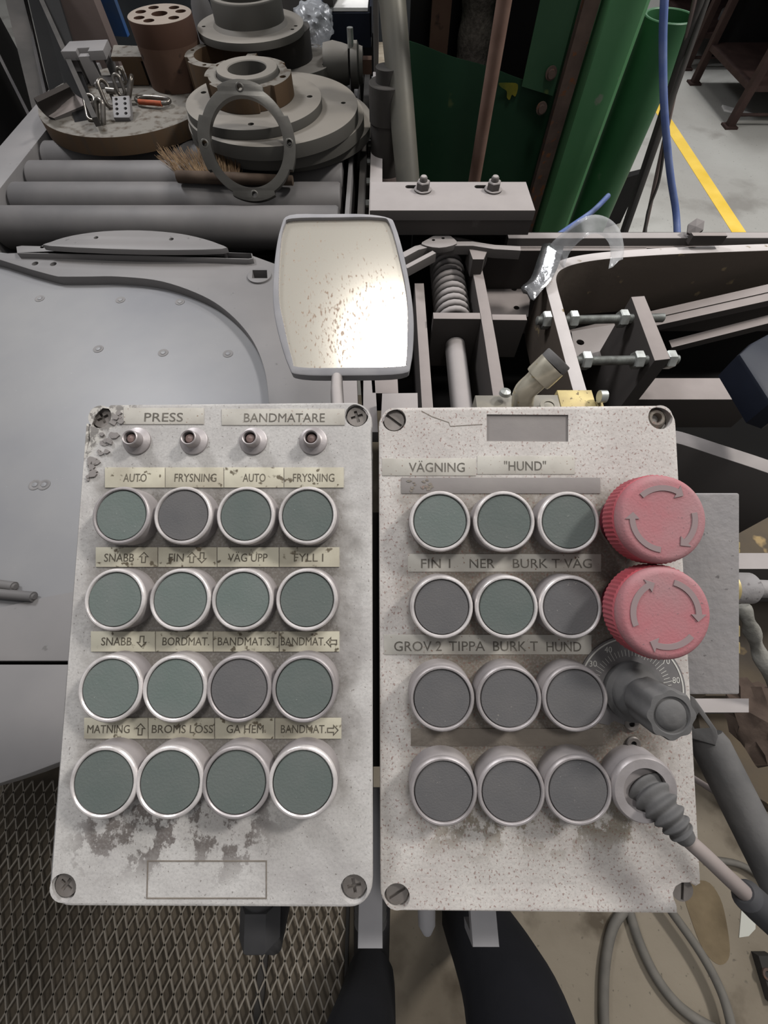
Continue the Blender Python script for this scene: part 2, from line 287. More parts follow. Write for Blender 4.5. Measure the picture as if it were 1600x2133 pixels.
class MB:
    def __init__(s): s.v = []; s.f = []
    def add(s, vs, fs, M=None):
        k = len(s.v); s.v += [tuple(M @ Vector(p)) for p in vs] if M else [tuple(p) for p in vs]
        s.f += [tuple(i + k for i in f) for f in fs]; return s
    def box(s, c, size, M=None, bev=0):
        x, y, z = (v / 2 for v in size)
        if bev: return s.prism([(c[0] - x, c[1] - y), (c[0] + x, c[1] - y), (c[0] + x, c[1] + y), (c[0] - x, c[1] + y)], [], c[2] - z, c[2] + z, M, bev)
        v = [(c[0] + a * x, c[1] + b * y, c[2] + d * z) for a in (-1, 1) for b in (-1, 1) for d in (-1, 1)]
        return s.add(v, [(0, 1, 3, 2), (4, 6, 7, 5), (0, 4, 5, 1), (2, 3, 7, 6), (0, 2, 6, 4), (1, 5, 7, 3)], M)
    def lathe(s, prof, M=None, n=32, closed=False, a0=0):
        v = []; f = []; m = len(prof)
        for i in range(n):
            a = a0 + 2 * PI * i / n
            for r, z in prof: v.append((max(r, 0) * math.cos(a), max(r, 0) * math.sin(a), z))
        for i in range(n):
            j = (i + 1) % n
            for k in range(m if closed else m - 1):
                l = (k + 1) % m
                q = (i * m + k, j * m + k, j * m + l, i * m + l)
                if prof[k][0] <= 1e-7 and prof[l][0] <= 1e-7: continue
                if prof[k][0] <= 1e-7: q = (i * m + k, j * m + l, i * m + l)
                elif prof[l][0] <= 1e-7: q = (i * m + k, j * m + k, i * m + l)
                f.append(q)
        return s.add(v, f, M)
    def cyl(s, a, b, r, r2=None, n=20):
        a = Vector(a); b = Vector(b); L = (b - a).length; r2 = r if r2 is None else r2
        return s.lathe([(0, 0), (r, 0), (r2, L), (0, L)], frame(a, b - a), n)
    def tube(s, pts, r, n=10, caps=True):
        pts = [Vector(p) for p in pts]; N = len(pts); rs = r if isinstance(r, (list, tuple)) else [r] * N
        t = (pts[1] - pts[0]).normalized(); nr = t.orthogonal().normalized(); v = []; f = []
        for i in range(N):
            t2 = ((pts[min(i + 1, N - 1)] - pts[max(i - 1, 0)])).normalized()
            nr = (nr - t2 * nr.dot(t2)).normalized(); bn = t2.cross(nr)
            for k in range(n):
                a = 2 * PI * k / n; v.append(pts[i] + nr * (rs[i] * math.cos(a)) + bn * (rs[i] * math.sin(a)))
        for i in range(N - 1):
            for k in range(n):
                l = (k + 1) % n; f.append((i * n + k, i * n + l, (i + 1) * n + l, (i + 1) * n + k))
        if caps: f.append(tuple(range(n - 1, -1, -1))); f.append(tuple((N - 1) * n + k for k in range(n)))
        return s.add(v, f)
    def prism(s, outer, holes, z0, z1, M=None, bev=0):
        outer = ccw(outer); hs = [list(reversed(ccw(h))) for h in holes]
        steps = [(z1, 0)] if not bev else [(z1 - bev, 0), (z1 - bev * .3, bev * .3), (z1, bev)]
        top = ofs(outer, steps[-1][1])
        polys = [[Vector((x, y, 0)) for x, y in l] for l in [top] + hs]
        tri = tessellate_polygon(polys)
        flat = [p for l in [top] + hs for p in l]
        v = [(x, y, z1) for x, y in flat]; f = []
        flat0 = [p for l in [outer] + hs for p in l]; b0 = len(v)
        v += [(x, y, z0) for x, y in flat0]
        for t in tri:
            a, b, c = (flat[i] for i in t)
            ar = (b[0] - a[0]) * (c[1] - a[1]) - (b[1] - a[1]) * (c[0] - a[0])
            t = tuple(t) if ar > 0 else (t[2], t[1], t[0])
            f.append(t); f.append((t[2] + b0, t[1] + b0, t[0] + b0))
        k = 0
        for li, l in enumerate([outer] + hs):
            n = len(l)
            if li == 0 and bev:
                prev = [b0 + i for i in range(n)]
                for z, d in steps[:-1]:
                    lp = ofs(outer, d); st = len(v); v += [(x, y, z) for x, y in lp]; cur = [st + i for i in range(n)]
                    for i in range(n): f.append((prev[i], prev[(i + 1) % n], cur[(i + 1) % n], cur[i]))
                    prev = cur
                for i in range(n): f.append((prev[i], prev[(i + 1) % n], (i + 1) % n, i))
            else:
                for i in range(n):
                    j = (i + 1) % n; f.append((b0 + k + i, b0 + k + j, k + j, k + i))
            k += n
        return s.add(v, f, M)
    def ribbon(s, pts, wd, z0, z1, M=None, bev=0):
        P = [Vector(p) for p in pts]; n = len(P); A = []; B = []
        for i in range(n):
            t = (P[min(i + 1, n - 1)] - P[max(i - 1, 0)]).normalized(); nn = Vector((-t.y, t.x)) * (wd / 2)
            A.append(tuple(P[i] + nn)); B.append(tuple(P[i] - nn))
        return s.prism(A + B[::-1], [], z0, z1, M, bev)

WM = {}
def wm(o): return WM.get(o.name, I4)
def obj(name, mb, m, parent=None, world=True, smooth_=True, angle=40):
    me = bpy.data.meshes.new(name); vs = [Vector(p) for p in mb.v]
    if parent is not None and world:
        inv = wm(parent).inverted(); vs = [inv @ p for p in vs]
    lo = Vector(tuple(min(p[i] for p in vs) for i in range(3))); hi = Vector(tuple(max(p[i] for p in vs) for i in range(3))); c = (lo + hi) / 2
    if parent is None: c.z = lo.z
    me.from_pydata([tuple(p - c) for p in vs], [], mb.f); me.materials.append(m)
    bm = bmesh.new(); bm.from_mesh(me); bmesh.ops.recalc_face_normals(bm, faces=bm.faces); bm.to_mesh(me); bm.free()
    if smooth_:
        for p in me.polygons: p.use_smooth = True
        me.set_sharp_from_angle(angle=math.radians(angle))
    o = bpy.data.objects.new(name, me); COL.objects.link(o); o.location = c
    if parent is not None:
        o.parent = parent; WM[o.name] = wm(parent) @ Matrix.Translation(c)
    else: WM[o.name] = Matrix.Translation(c)
    return o
def tag(o, label, cat, group=None, kind=None):
    if label: o['label'] = label
    if cat: o['category'] = cat
    if group: o['group'] = group
    if kind: o['kind'] = kind
    return o
def thing(name, loc, label, cat, group=None, M=None):
    o = bpy.data.objects.new(name, None); COL.objects.link(o); o.empty_display_size = .05
    mm = M if M is not None else Matrix.Translation(Vector(loc)); o.matrix_world = mm; WM[o.name] = mm
    return tag(o, label, cat, group)
def struct(name, mb, m):
    o = obj(name, mb, m); o['kind'] = 'structure'; return o
def part(name, mb, m, parent, label=None, world=True, **k):
    o = obj(name, mb, m, parent, world, **k)
    if label: o['label'] = label
    return o
FC = {}
def textmb(s, w_, h_, thick=.00012):
    """flat lettering centred on the origin, scaled to width and height"""
    c = bpy.data.curves.new('t', 'FONT'); c.body = s; c.resolution_u = 3; c.extrude = .01
    o = bpy.data.objects.new('t', c); COL.objects.link(o); dg = bpy.context.evaluated_depsgraph_get(); me = bpy.data.meshes.new_from_object(o.evaluated_get(dg))
    vs = [v.co.copy() for v in me.vertices]; fs = [tuple(p.vertices) for p in me.polygons]
    COL.objects.unlink(o); bpy.data.objects.remove(o); bpy.data.curves.remove(c); bpy.data.meshes.remove(me)
    xs = [v.x for v in vs]; ys = [v.y for v in vs]; x0, x1, y0, y1 = min(xs), max(xs), 0 if not s.startswith('"') else 0, .729
    b = MB(); k = w_ / (x1 - x0); kh = h_ / (y1 - y0)
    b.add([((v.x - (x0 + x1) / 2) * k, (v.y - (y0 + y1) / 2) * kh, (v.z + .01) / .02 * thick) for v in vs], fs); return b
def moved(mb, M):
    mb.v = [tuple(M @ Vector(p)) for p in mb.v]; return mb

# ================================================================== SETTING
fl = MB().prism([(-6, -2.2), (8, -2.2), (8, 1.35), (-6, 1.35)], [], -.1, 0); struct('floor', fl, M_FLOORN)
fl = MB().prism([(-6, 1.35), (8, 1.35), (8, 9), (-6, 9)], [], -.1, 0); struct('floor', fl, M_FLOORF)
struct('wall_back', MB().box((1, 8.6, 2), (14, .2, 4)), M_DARK)
a = pz(1365, 215, 0); b = pz(1545, 493, 0); d = (b - a).normalized(); a2 = a - d * 1.5; b2 = b + d * .6
tag(obj('floor_marking_line', MB().ribbon([a2[:2], b2[:2]], .085, 0, .002), M_YEL), 'yellow painted line running across the grey workshop floor', 'floor line')

# ================================================================== CONTROL BOXES
MP1 = Matrix(((0.99991, -0.00496, -0.01272), (0.00027, 0.93879, -0.3445), (0.01364, 0.34446, 0.9387))).to_4x4(); MP1.translation = Vector((-.081, .0399, 1.2376))
MP2 = Matrix(((0.99989, -0.00363, -0.01443), (-0.00244, 0.91661, -0.39978), (0.01467, 0.39977, 0.9165))).to_4x4(); MP2.translation = Vector((.0737, .0343, 1.2348))
def loc(MP, px, py, h=0):
    inv = MP.inverted(); o = inv @ CAM; d = inv.to_3x3() @ ray(px, py); t = (h - o.z) / d.z; p = o + d * t; return (p.x, p.y)
def screw(root, c, kind, rot):
    r = .0052
    b = MB().lathe([(0, -.0045), (r, -.0045), (r, -.0036), (0, -.0036)], Matrix.Translation((c[0], c[1], 0)), 20)
    if kind == 'slot': hole = [(-r * .9, -.0007), (r * .9, -.0007), (r * .9, .0007), (-r * .9, .0007)]
    else:
        q, k = r * .62, .0008; hole = [(-k, -q), (k, -q), (k, -k), (q, -k), (q, k), (k, k), (k, q), (-k, q), (-k, k), (-q, k), (-q, -k), (-k, -k)]
    ca, sa = math.cos(rot), math.sin(rot); hole = [(x * ca - y * sa, x * sa + y * ca) for x, y in hole]
    b.prism(circle(0, 0, r, 24), [hole], -.0036, -.0021, Matrix.Translation((c[0], c[1], 0)))
    part('screw', b, M_SCREW, root, world=False)
def button(root, MP, px, py, rpx, capm, lab, h=.0105, ringm=None, chip=None):
    x, y = loc(MP, px, py, h); d = (MP.inverted() @ CAM).z - h; R = rpx * d / FPX
    T = Matrix.Translation((x, y, 0)); ringm = ringm or M_RING
    col = part('push_button', MB().lathe([(R * .9, 0), (R * 1.0, 0), (R * 1.0, h * .8), (R * .985, h * .86), (R * .9, h * .86), (R * .9, 0)], T, 48, closed=True), M_COLL, root, world=False)
    part('ring', MB().lathe([(R * .875, h * .8), (R * .985, h * .8), (R, h * .86), (R * .985, h * .95), (R * .945, h), (R * .90, h), (R * .872, h * .95)], T, 48, closed=True), ringm, col, world=True if False else False) if False else None
    rg = MB().lathe([(R * .875, h * .8), (R * .985, h * .8), (R, h * .86), (R * .985, h * .95), (R * .945, h), (R * .90, h), (R * .872, h * .95)], T, 48, closed=True)
    rg.v = [tuple(MP @ Vector(p)) for p in rg.v]; part('ring', rg, ringm, col, 'worn bright metal ring')
    cp = MB().lathe([(0, h * .3), (R * .855, h * .3), (R * .855, h * .9), (R * .835, h * .95), (R * .6, h * .955), (0, h * .96)], T, 48)
    cp.v = [tuple(MP @ Vector(p)) for p in cp.v]; part('button_cap', cp, capm, col, lab)
def plate(root, MP, x0, y0, x1, y1, m, texts=(), ch=18, ink=None, th=.0006, r=.0004, name='label_plate', arrows=()):
    p = [loc(MP, *q) for q in ((x0, y0), (x1, y0), (x1, y1), (x0, y1))]
    b = MB().prism(p, [], .0, th, None, .00015); pl = part(name, b, m, root, world=False)
    ang = math.atan2(p[1][1] - p[0][1], p[1][0] - p[0][0])
    for s, tx0, tx1, ty in texts:
        a = loc(MP, tx0, ty); c = loc(MP, tx1, ty); wd = math.hypot(c[0] - a[0], c[1] - a[1]); hh = abs(loc(MP, tx0, ty - ch / 2)[1] - loc(MP, tx0, ty + ch / 2)[1])
        t = textmb(s, wd, hh); moved(t, MP @ Matrix.Translation(((a[0] + c[0]) / 2, (a[1] + c[1]) / 2, th)) @ Matrix.Rotation(math.atan2(c[1] - a[1], c[0] - a[0]), 4, 'Z'))
        part('lettering', t, ink or M_INK, pl, smooth_=False)
    for ax, ay, rot, sz in arrows:
        c = loc(MP, ax, ay); k = sz * .000225
        o = [(-.22, -.5), (.22, -.5), (.22, .02), (.5, .02), (0, .5), (-.5, .02), (-.22, .02)]
        o = [(u * k * .95, v * k) for u, v in o]; inn = ofs(o, k * .085)
        t = MB().prism(o, [inn], 0, .00012); moved(t, MP @ Matrix.Translation((c[0], c[1], th)) @ Matrix.Rotation(math.radians(rot), 4, 'Z'))
        part('arrow_mark', t, ink or M_INK, pl, smooth_=False)
    return pl

# ---- left box
W1, H1 = .1504 / 2, .2414 / 2
r1 = thing('control_box', (0, 0, 0), 'left grey-white push button box with four rows of green-grey buttons', 'control box', M=MP1)
out = rrect(-W1, -H1, W1, H1, .0105, 7)
out = [p for p in out if not (p[0] < -W1 + .009 and p[1] > H1 - .0105)]
i = max(range(len(out)), key=lambda k: (out[k][1] > H1 - 1e-5) * (10 - out[k][0]))
rag = [(-W1 + .013, H1), (-W1 + .0095, H1 - .0012), (-W1 + .0065, H1 - .0008), (-W1 + .004, H1 - .0032), (-W1 + .0022, H1 - .0055), (-W1 + .0012, H1 - .009), (-W1 - .0002, H1 - .013), (-W1 + .0008, H1 - .019), (-W1, H1 - .025)]
out = ccw(out); i = max(range(len(out)), key=lambda k: (out[k][1] > H1 - 1e-4) * (1 - out[k][0]))
out = out[:i + 1] + [p for p in rag if p[0] < out[i][0] - .0005] + out[i + 1:]
sc1 = [(208, 868), (743, 865), (131, 1850), (737, 1852)]
h1 = [circle(*loc(MP1, *p), .0062, 24) for p in sc1]
# shallow sunk rectangle near the lower edge: the frame line is a groove
lid = MB().prism(out, h1, -.005, 0, None, .0011); part('lid', lid, M_LID1, r1, world=False)
lowlid = MB().prism(rrect(-W1 + .0006, -H1 + .0006, W1 - .0006, H1 - .0006, .011, 6), [], -.014, -.0052); part('lid_rim', lowlid, M_LID1, r1, world=False)
part('box_body', MB().prism(rrect(-W1 + .002, -H1 + .002, W1 - .002, H1 - .002, .010, 6), [], -.062, -.0142), M_BODY, r1, world=False)
for p, k, a in zip(sc1, ('cross',) * 4, (.5, .3, .9, .2)): screw(r1, loc(MP1, *p), k, a)
g = [loc(MP1, *p) for p in ((307, 1792), (556, 1792), (556, 1872), (305, 1872))]
part('sunk_frame', MB().prism(g, [ofs(ccw(g), .0005)], 0, .0002), M_GRIME, r1, world=False)
# broken paint flakes on the damaged corner
random.seed(11)
fb = MB()
for k in range(46):
    t = random.random(); px = 262 - 86 * t + random.uniform(-16, 26) * (1 - .5 * t); py = 850 + 150 * t ** 1.2 + random.uniform(-4, 12)
    c = loc(MP1, px, py); R = random.uniform(.0008, .0024)
    if c[0] < -W1 + .002 or c[1] > H1 - .002: continue
    if math.hypot(c[0] - loc(MP1, 208, 868)[0], c[1] - loc(MP1, 208, 868)[1]) < .0085: continue
    o = [(c[0] + R * random.uniform(.6, 1.3) * math.cos(a * PI / 3), c[1] + R * random.uniform(.5, 1) * math.sin(a * PI / 3)) for a in range(6)]
    fb.prism(o, [], 0, random.uniform(.0003, .0011))
pf = part('paint_flakes', fb, M_TAPEG, r1, world=False); pf['kind'] = 'stuff'
# engraved plates
LA = [(258, 850, 425, 884, [('PRESS', 302, 382, 869)], ()), (462, 852, 718, 886, [('BANDMATARE', 509, 677, 870)], ())]
for x0, y0, x1, y1, t, ar in LA: plate(r1, MP1, x0, y0, x1, y1, M_PLATE2, t, 19, M_INK2, th=.0004)
rows = [
 (974, 1016, (219, 345, 467, 592, 717), 995, [[('AUTO', 259, 307)], [('FRYSNING', 365, 452)], [('AUTO', 507, 554)], [('FRYSNING', 611, 697)]], [[], [], [], []]),
 (1140, 1181, (200, 330, 453, 582, 708), 1161, [[('SNABB', 219, 281)], [('FIN', 353, 384)], [('VÄG UPP', 476, 558)], [('FYLL I', 613, 674)]], [[(301, 1161, 0)], [(401, 1161, 0), (422, 1162, 180)], [], []]),
 (1315, 1357, (190, 325, 445, 582, 708), 1335, [[('SNABB', 213, 276)], [('BORDMAT.', 340, 437)], [('BANDMAT.ST', 455, 577)], [('BANDMAT.', 586, 678)]], [[(297, 1336, 180)], [], [], [(691, 1337, 90)]]),
 (1495, 1538, (176, 310, 448, 573, 712), 1517, [[('MATNING', 184, 272)], [('BROMS LOSS', 318, 445)], [('GA HEM', 473, 550)], [('BANDMAT.', 586, 680)]], [[(294, 1518, 0)], [], [], [(694, 1520, -90)]])]
for y0, y1, xs, ty, tx, ar in rows:
    for k in range(4):
        plate(r1, MP1, xs[k] + .8, y0, xs[k + 1] - .8, y1, M_PLATE, [(s, a, b, ty) for s, a, b in tx[k]], 17.5, M_INK, arrows=[(a, b, c, 25) for a, b, c in ar[k]])
B1 = [[(251, 1073), (380, 1073), (511, 1073), (640, 1073)], [(237.5, 1249), (374, 1249), (504, 1249), (638.5, 1249)],
      [(228, 1435), (363, 1435), (497, 1435), (633, 1435)], [(214, 1631), (352, 1631), (490.5, 1631), (630, 1631)]]
R1 = [62, 64, 66, 68]
for j, row in enumerate(B1):
    for i, (x, y) in enumerate(row):
        gray = (j, i) in ((0, 1), (2, 2)); m = M_CAPN if gray else (M_CAPG if (j, i) in ((0, 0), (1, 0), (1, 1), (1, 2), (2, 0), (2, 1)) else M_CAPG2)
        button(r1, MP1, x, y, R1[j], m, 'dusty dark grey cap' if gray else 'dusty green-grey cap', ringm=M_RINGD if (j, i) in ((2, 2), (2, 3), (0, 0), (3, 2)) else M_RING)
for (fx, fy) in ((284, 918), (403, 918), (527, 918), (652, 918)):
    x, y = loc(MP1, fx, fy, .001); T = Matrix.Translation((x, y, 0)); R = .0073
    ho = part('indicator_lamp', MB().lathe([(.0034, 0), (R, 0), (R, .0009), (R * .93, .0013), (.0052, .0014), (.0043, .002), (.004, .0068), (.0036, .0072), (.0031, .0068), (.003, .001)], T, 36, closed=True), M_RINGD, r1, world=False)
    ln = MB().lathe([(0, .001), (.0029, .001), (.0029, .004), (.002, .0056), (0, .0062)], T, 24); ln.v = [tuple(MP1 @ Vector(p)) for p in ln.v]
    part('lens', ln, M_LENS, ho, 'dusty reddish lens')

# ---- right box
W2, H2 = .152 / 2, .2458 / 2
r2 = thing('control_box', (0, 0, 0), 'right grey-white push button box with two red mushroom stop buttons', 'control box', M=MP2)
out = ccw(rrect(-W2, -H2, W2, H2, .0095, 7))
out = [p for p in out if not (p[0] > W2 - .0096 and p[1] < -H2 + .0096)]
i = min(range(len(out)), key=lambda k: (out[k][1] < -H2 + 1e-4) * (-1 - out[k][0]) if out[k][1] < -H2 + 1e-4 else 5)
chip = [loc(MP2, *p) for p in ((1413, 1904), (1412, 1888), (1406, 1875), (1404, 1861), (1410, 1848), (1422, 1841), (1438, 1841), (1450, 1848), (1461, 1842))]
out = out[:i + 1] + chip + out[i + 1:]
sc2 = [(821, 874), (1376, 869), (827, 1868), (1428, 1862)]
rec = [loc(MP2, *p) for p in ((1014, 863), (1184, 864), (1184, 920), (1014, 919))]
h2 = [circle(*loc(MP2, *p), .0062, 24) for p in sc2[:3]] + [rec]
lid = MB().prism(out, h2, -.005, 0, None, .0011); part('lid', lid, M_LID2, r2, world=False)
part('sunk_panel', MB().prism(ofs(ccw(rec), .0002), [], -.002, -.0008), M_TAPEG, r2, world=False)
part('lid_rim', MB().prism(rrect(-W2 + .0006, -H2 + .004, W2 - .002, H2 - .0006, .011, 6), [], -.014, -.0052), M_LID2, r2, world=False)
part('box_body', MB().prism(rrect(-W2 + .002, -H2 + .004, W2 - .003, H2 - .002, .010, 6), [], -.062, -.0142), M_BODY, r2, world=False)
screw(r2, loc(MP2, *sc2[0]), 'slot', -.65); screw(r2, loc(MP2, *sc2[2]), 'slot', .55); screw(r2, loc(MP2, *sc2[3]), 'slot', 1.5)
x, y = loc(MP2, *sc2[1]); part('screw_socket', MB().lathe([(.0024, -.005), (.0061, -.005), (.0055, -.0035), (.0038, -.0016), (.0026, -.0016)], Matrix.Translation((x - .0006, y + .0002, 0)), 24, closed=True), M_LID2, r2, world=False)
plate(r2, MP2, 796, 955, 991, 991, M_PLATE2, [('VÄGNING', 852, 968, 973)], 20, M_INK2, th=.0003)
plate(r2, MP2, 994, 950, 1197, 988, M_PLATE2, [('"HUND"', 1050, 1137, 970)], 20, M_INK2, th=.0003)
plate(r2, MP2, 836, 995, 1250, 1028, M_TAPEG, th=.0004, name='tape_strip')
plate(r2, MP2, 850, 1154, 1252, 1191, M_PLATE2, [('FIN 1', 877, 938, 1173), ('NER', 978, 1030, 1173), ('BURK T VÄG', 1068, 1232, 1173)], 20, M_INK2, th=.0003)
plate(r2, MP2, 1123, 1153, 1228, 1190, mat('clear_grey_tape', (142, 137, 131), (152, 146, 140), 60, .5, rough=.4), th=.00042, name='tape_patch') if False else None
plate(r2, MP2, 800, 1322, 1232, 1363, M_PLATE2, [('GROV 2', 821, 920, 1345), ('TIPPA', 935, 1010, 1345), ('BURK T', 1027, 1120, 1345), ('HUND', 1138, 1210, 1346)], 21, M_INK2, th=.0003)
plate(r2, MP2, 856, 1517, 1255, 1553, M_GRIME, th=.0005, name='tape_strip')
B2 = [[(917, 1085.5), (1051, 1086), (1186, 1087)], [(920.5, 1265), (1056, 1265), (1190, 1265)], [(921, 1456), (1061, 1456), (1199, 1456)], [(924.5, 1650), (1066, 1651), (1206, 1648)]]
R2 = [64, 65, 66.5, 68]
for j, row in enumerate(B2):
    for i, (x, y) in enumerate(row):
        m = M_CAPG if (j, i) == (0, 0) else (M_CAPG2 if (j, i) in ((0, 1), (0, 2), (1, 1)) else M_CAPN)
        button(r2, MP2, x, y, R2[j], m, 'green-grey cap with a rubbed centre' if (j, i) == (0, 0) else 'dusty grey cap', h=.0115, ringm=M_RING if j < 2 else M_RINGD)
fk = MB(); random.seed(21)
for k in range(12):
    c = loc(MP2, random.uniform(850, 900), random.uniform(1000, 1024)); R = random.uniform(.0005, .0013)
    fk.prism([(c[0] + R * random.uniform(.6, 1.6) * math.cos(a * PI / 3), c[1] + R * random.uniform(.4, 1) * math.sin(a * PI / 3)) for a in range(6)], [], .0003, .0006)
part('paint_flakes', fk, M_LID2, r2, world=False)['kind'] = 'stuff'
ck = [loc(MP2, *p) for p in ((878, 856), (900, 868), (935, 880), (938, 888), (1005, 884))]
part('hairline_crack', MB().ribbon(ck, .00035, 0, .0001), M_GRIME, r2, world=False)
# mushroom stops
def arc_arrow(R, a0, a1, z):
    """clockwise arc band from a0 to a1 (degrees) ending in an arrow head"""
    o = []; n = 12; hd = 13
    ae = a1 + hd
    ou, inn = R * .735, R * .615
    A = [(ou * math.cos(math.radians(a0 + (ae - a0) * k / n)), ou * math.sin(math.radians(a0 + (ae - a0) * k / n))) for k in range(n + 1)]
    B = [(inn * math.cos(math.radians(a0 + (ae - a0) * k / n)), inn * math.sin(math.radians(a0 + (ae - a0) * k / n))) for k in range(n + 1)]
    h = [(R * .83 * math.cos(math.radians(ae)), R * .83 * math.sin(math.radians(ae))), (R * .67 * math.cos(math.radians(a1)), R * .67 * math.sin(math.radians(a1))), (R * .52 * math.cos(math.radians(ae)), R * .52 * math.sin(math.radians(ae)))]
    return MB().prism(A + h + B[::-1], [], z, z + .0004)
for (px, py, rp, arcs) in ((1376, 1081, 95, ((132, 48), (11, -60), (262, 167))), (1381, 1277, 98, ((201, 108), (73, -14), (-42, -122)))):
    h = .027; x, y = loc(MP2, px, py, h - .002); d = (MP2.inverted() @ CAM).z - h; R = rp * d / FPX
    T = Matrix.Translation((x, y, 0))
    st = part('emergency_stop', MB().lathe([(0, 0), (.0145, 0), (.0145, .004), (.0115, .006), (.0115, .014), (0, .014)], T, 32), M_REDD, r2, 'red twist-release mushroom stop button', world=False)
    n = 120; kn = MB(); prof = [(.8, .0125), (.94, .013), (.985, .014), (.985, .0225), (.965, .0235)]
    v = []; f = []
    for i_ in range(n):
        a = 2 * PI * i_ / n
        for q, (rr, z) in enumerate(prof):
            k = R * rr * (1 + (.018 if (i_ % 2 and 1 < q < 4) else 0)); v.append((x + k * math.cos(a), y + k * math.sin(a), z))
    m_ = len(prof)
    for i_ in range(n):
        j_ = (i_ + 1) % n
        for q in range(m_ - 1): f.append((i_ * m_ + q, j_ * m_ + q, j_ * m_ + q + 1, i_ * m_ + q + 1))
    f.append(tuple(i_ * m_ for i_ in range(n))[::-1]); f.append(tuple(i_ * m_ + m_ - 1 for i_ in range(n)))
    kn.add(v, f, MP2); part('knurled_skirt', kn, M_RED, st, angle=20)
    tp = MB().lathe([(0, .023), (R * .97, .023), (R * .975, .0238), (R * .95, .0256), (R * .89, .0268), (R * .82, h), (R * .5, h - .0002), (0, h - .0002)], MP2 @ T, 64); part('mushroom_top', tp, M_REDTOP, st)
    for a0, a1 in arcs:
        t = arc_arrow(R, a0, a1, h - .0001); moved(t, MP2 @ T); part('arrow_mark', t, M_ARROW, st)
# dial and knob
dc = loc(MP2, 1316, 1438, .001); T = Matrix.Translation((dc[0], dc[1], 0))
dp = part('dial_plate', MB().prism([(.0262 * math.cos(math.radians(q)), .0262 * math.sin(math.radians(q))) for q in range(-40, 216, 4)] + [(-.017, -.0155), (-.012, -.0165), (-.009, -.0145), (-.004, -.0165), (.003, -.014), (.009, -.0165), (.015, -.0155)], [], 0, .0009, T), M_DIAL, r2, 'grey round scale plate with white ticks', world=False)
tk = MB(); tk.ribbon([(.0250 * math.cos(math.radians(q)), .0250 * math.sin(math.radians(q))) for q in range(-36, 214, 5)], .0007, .0009, .00105, T)
for k in range(3, 49):
    a = math.radians(224 - 264 * k / 50); ra, rb = (.0166, .0196) if k % 5 else (.0160, .0204)
    tk.box((0, 0, 0), (rb - ra, .00022, .0001), T @ Matrix.Rotation(a, 4, 'Z') @ Matrix.Translation(((ra + rb) / 2, 0, .00096)))
tk.v = [tuple(MP2 @ Vector(p)) for p in tk.v]; part('scale_ticks', tk, M_WHITE, dp)
for k in range(1, 10):
    a = math.radians(224 - 26.4 * k); s = str(k * 10); t = textmb(s, .0018 * len(s), .0030)
    moved(t, MP2 @ T @ Matrix.Translation((.0223 * math.cos(a), .0223 * math.sin(a), .0009))); part('numeral', t, M_WHITE, dp, smooth_=False)
kr = part('control_knob', MB().lathe([(0, 0), (.0142, 0), (.0142, .004), (.0118, .0052), (.0112, .0085), (.0088, .0105), (.0085, .017), (0, .017)], T, 36), M_RUBBER, r2, 'grey lobed turning knob', world=False)
kb = MB(); n = 64; prof = [(.0088, .010), (.0094, .0115), (.0102, .014), (.0104, .0285), (.0098, .0300), (.0078, .0302), (.0074, .0294), (.0066, .0292), (.006, .0302), (.0035, .0311), (0, .0314)]
v = []; f = []
for i_ in range(n):
    a = 2 * PI * i_ / n
    for q, (rr, z) in enumerate(prof):
        lob = 1 + (.055 * math.cos(8 * a) if rr > .0085 and z > .012 else 0); v.append((rr * lob * math.cos(a), rr * lob * math.sin(a), z))
m_ = len(prof)
for i_ in range(n):
    j_ = (i_ + 1) % n
    for q in range(m_ - 1): f.append((i_ * m_ + q, j_ * m_ + q, j_ * m_ + q + 1, i_ * m_ + q + 1))
kb.add(v, f, MP2 @ T); part('lobed_grip', kb, M_RUBBER, kr)
for p in ((1314, 1506), (1318, 1548)):
    x, y = loc(MP2, *p); part('bush', MB().lathe([(.0014, 0), (.0035, 0), (.0035, .001), (.003, .0014), (.0014, .0012)], Matrix.Translation((x, y, 0)), 20, closed=True), M_SCREW, r2, world=False)
    part('hole_shade_disc', MB().prism(circle(x, y, .0017, 14), [], 0, .0003), M_GAP, r2, world=False)  # flat black disc; the shade inside the hole is put into its colour
# cable socket with ribbed boot
cxy = loc(MP2, 1343, 1645, .0115); T = Matrix.Translation((cxy[0], cxy[1], 0))
part('socket_rim', MB().lathe([(.0100, .0117), (.0100, .0124), (.0140, .0124), (.0150, .0112), (.0150, .0098), (.0146, .0098), (.0146, .0117)], T, 44, closed=True), M_RINGD, r2, world=False)
so = part('cable_socket', MB().lathe([(0, 0), (.0148, 0), (.0148, .0108), (.0142, .0118), (.0100, .0118), (.0096, .009), (0, .009)], T, 44), M_COLL, r2, 'grey round cable entry', world=False)
bp = [pdp(1330, 1624, .2015), pdp(1342, 1638, .1975), pdp(1354, 1652, .1942), pdp(1370, 1671, .1905), pdp(1389, 1694, .1872), pdp(1406, 1716, .1848), pdp(1419, 1733, .1834), pdp(1433, 1749, .1825)]
bp = smooth([tuple(p) for p in bp], 16); N_ = len(bp); rs = []
for k in range(N_):
    t = k / (N_ - 1); rr = .0074 * (1 - t) ** .9 + .0036
    if .18 < t < .86: rr += (.0013 - .0006 * t) * math.sin((t - .18) / .68 * 5.5 * 2 * PI - PI / 2)
    rs.append(rr)
bt = MB().tube(bp, rs, 28); part('ribbed_boot', bt, M_RUBBER, so, 'dark grey ribbed rubber boot')
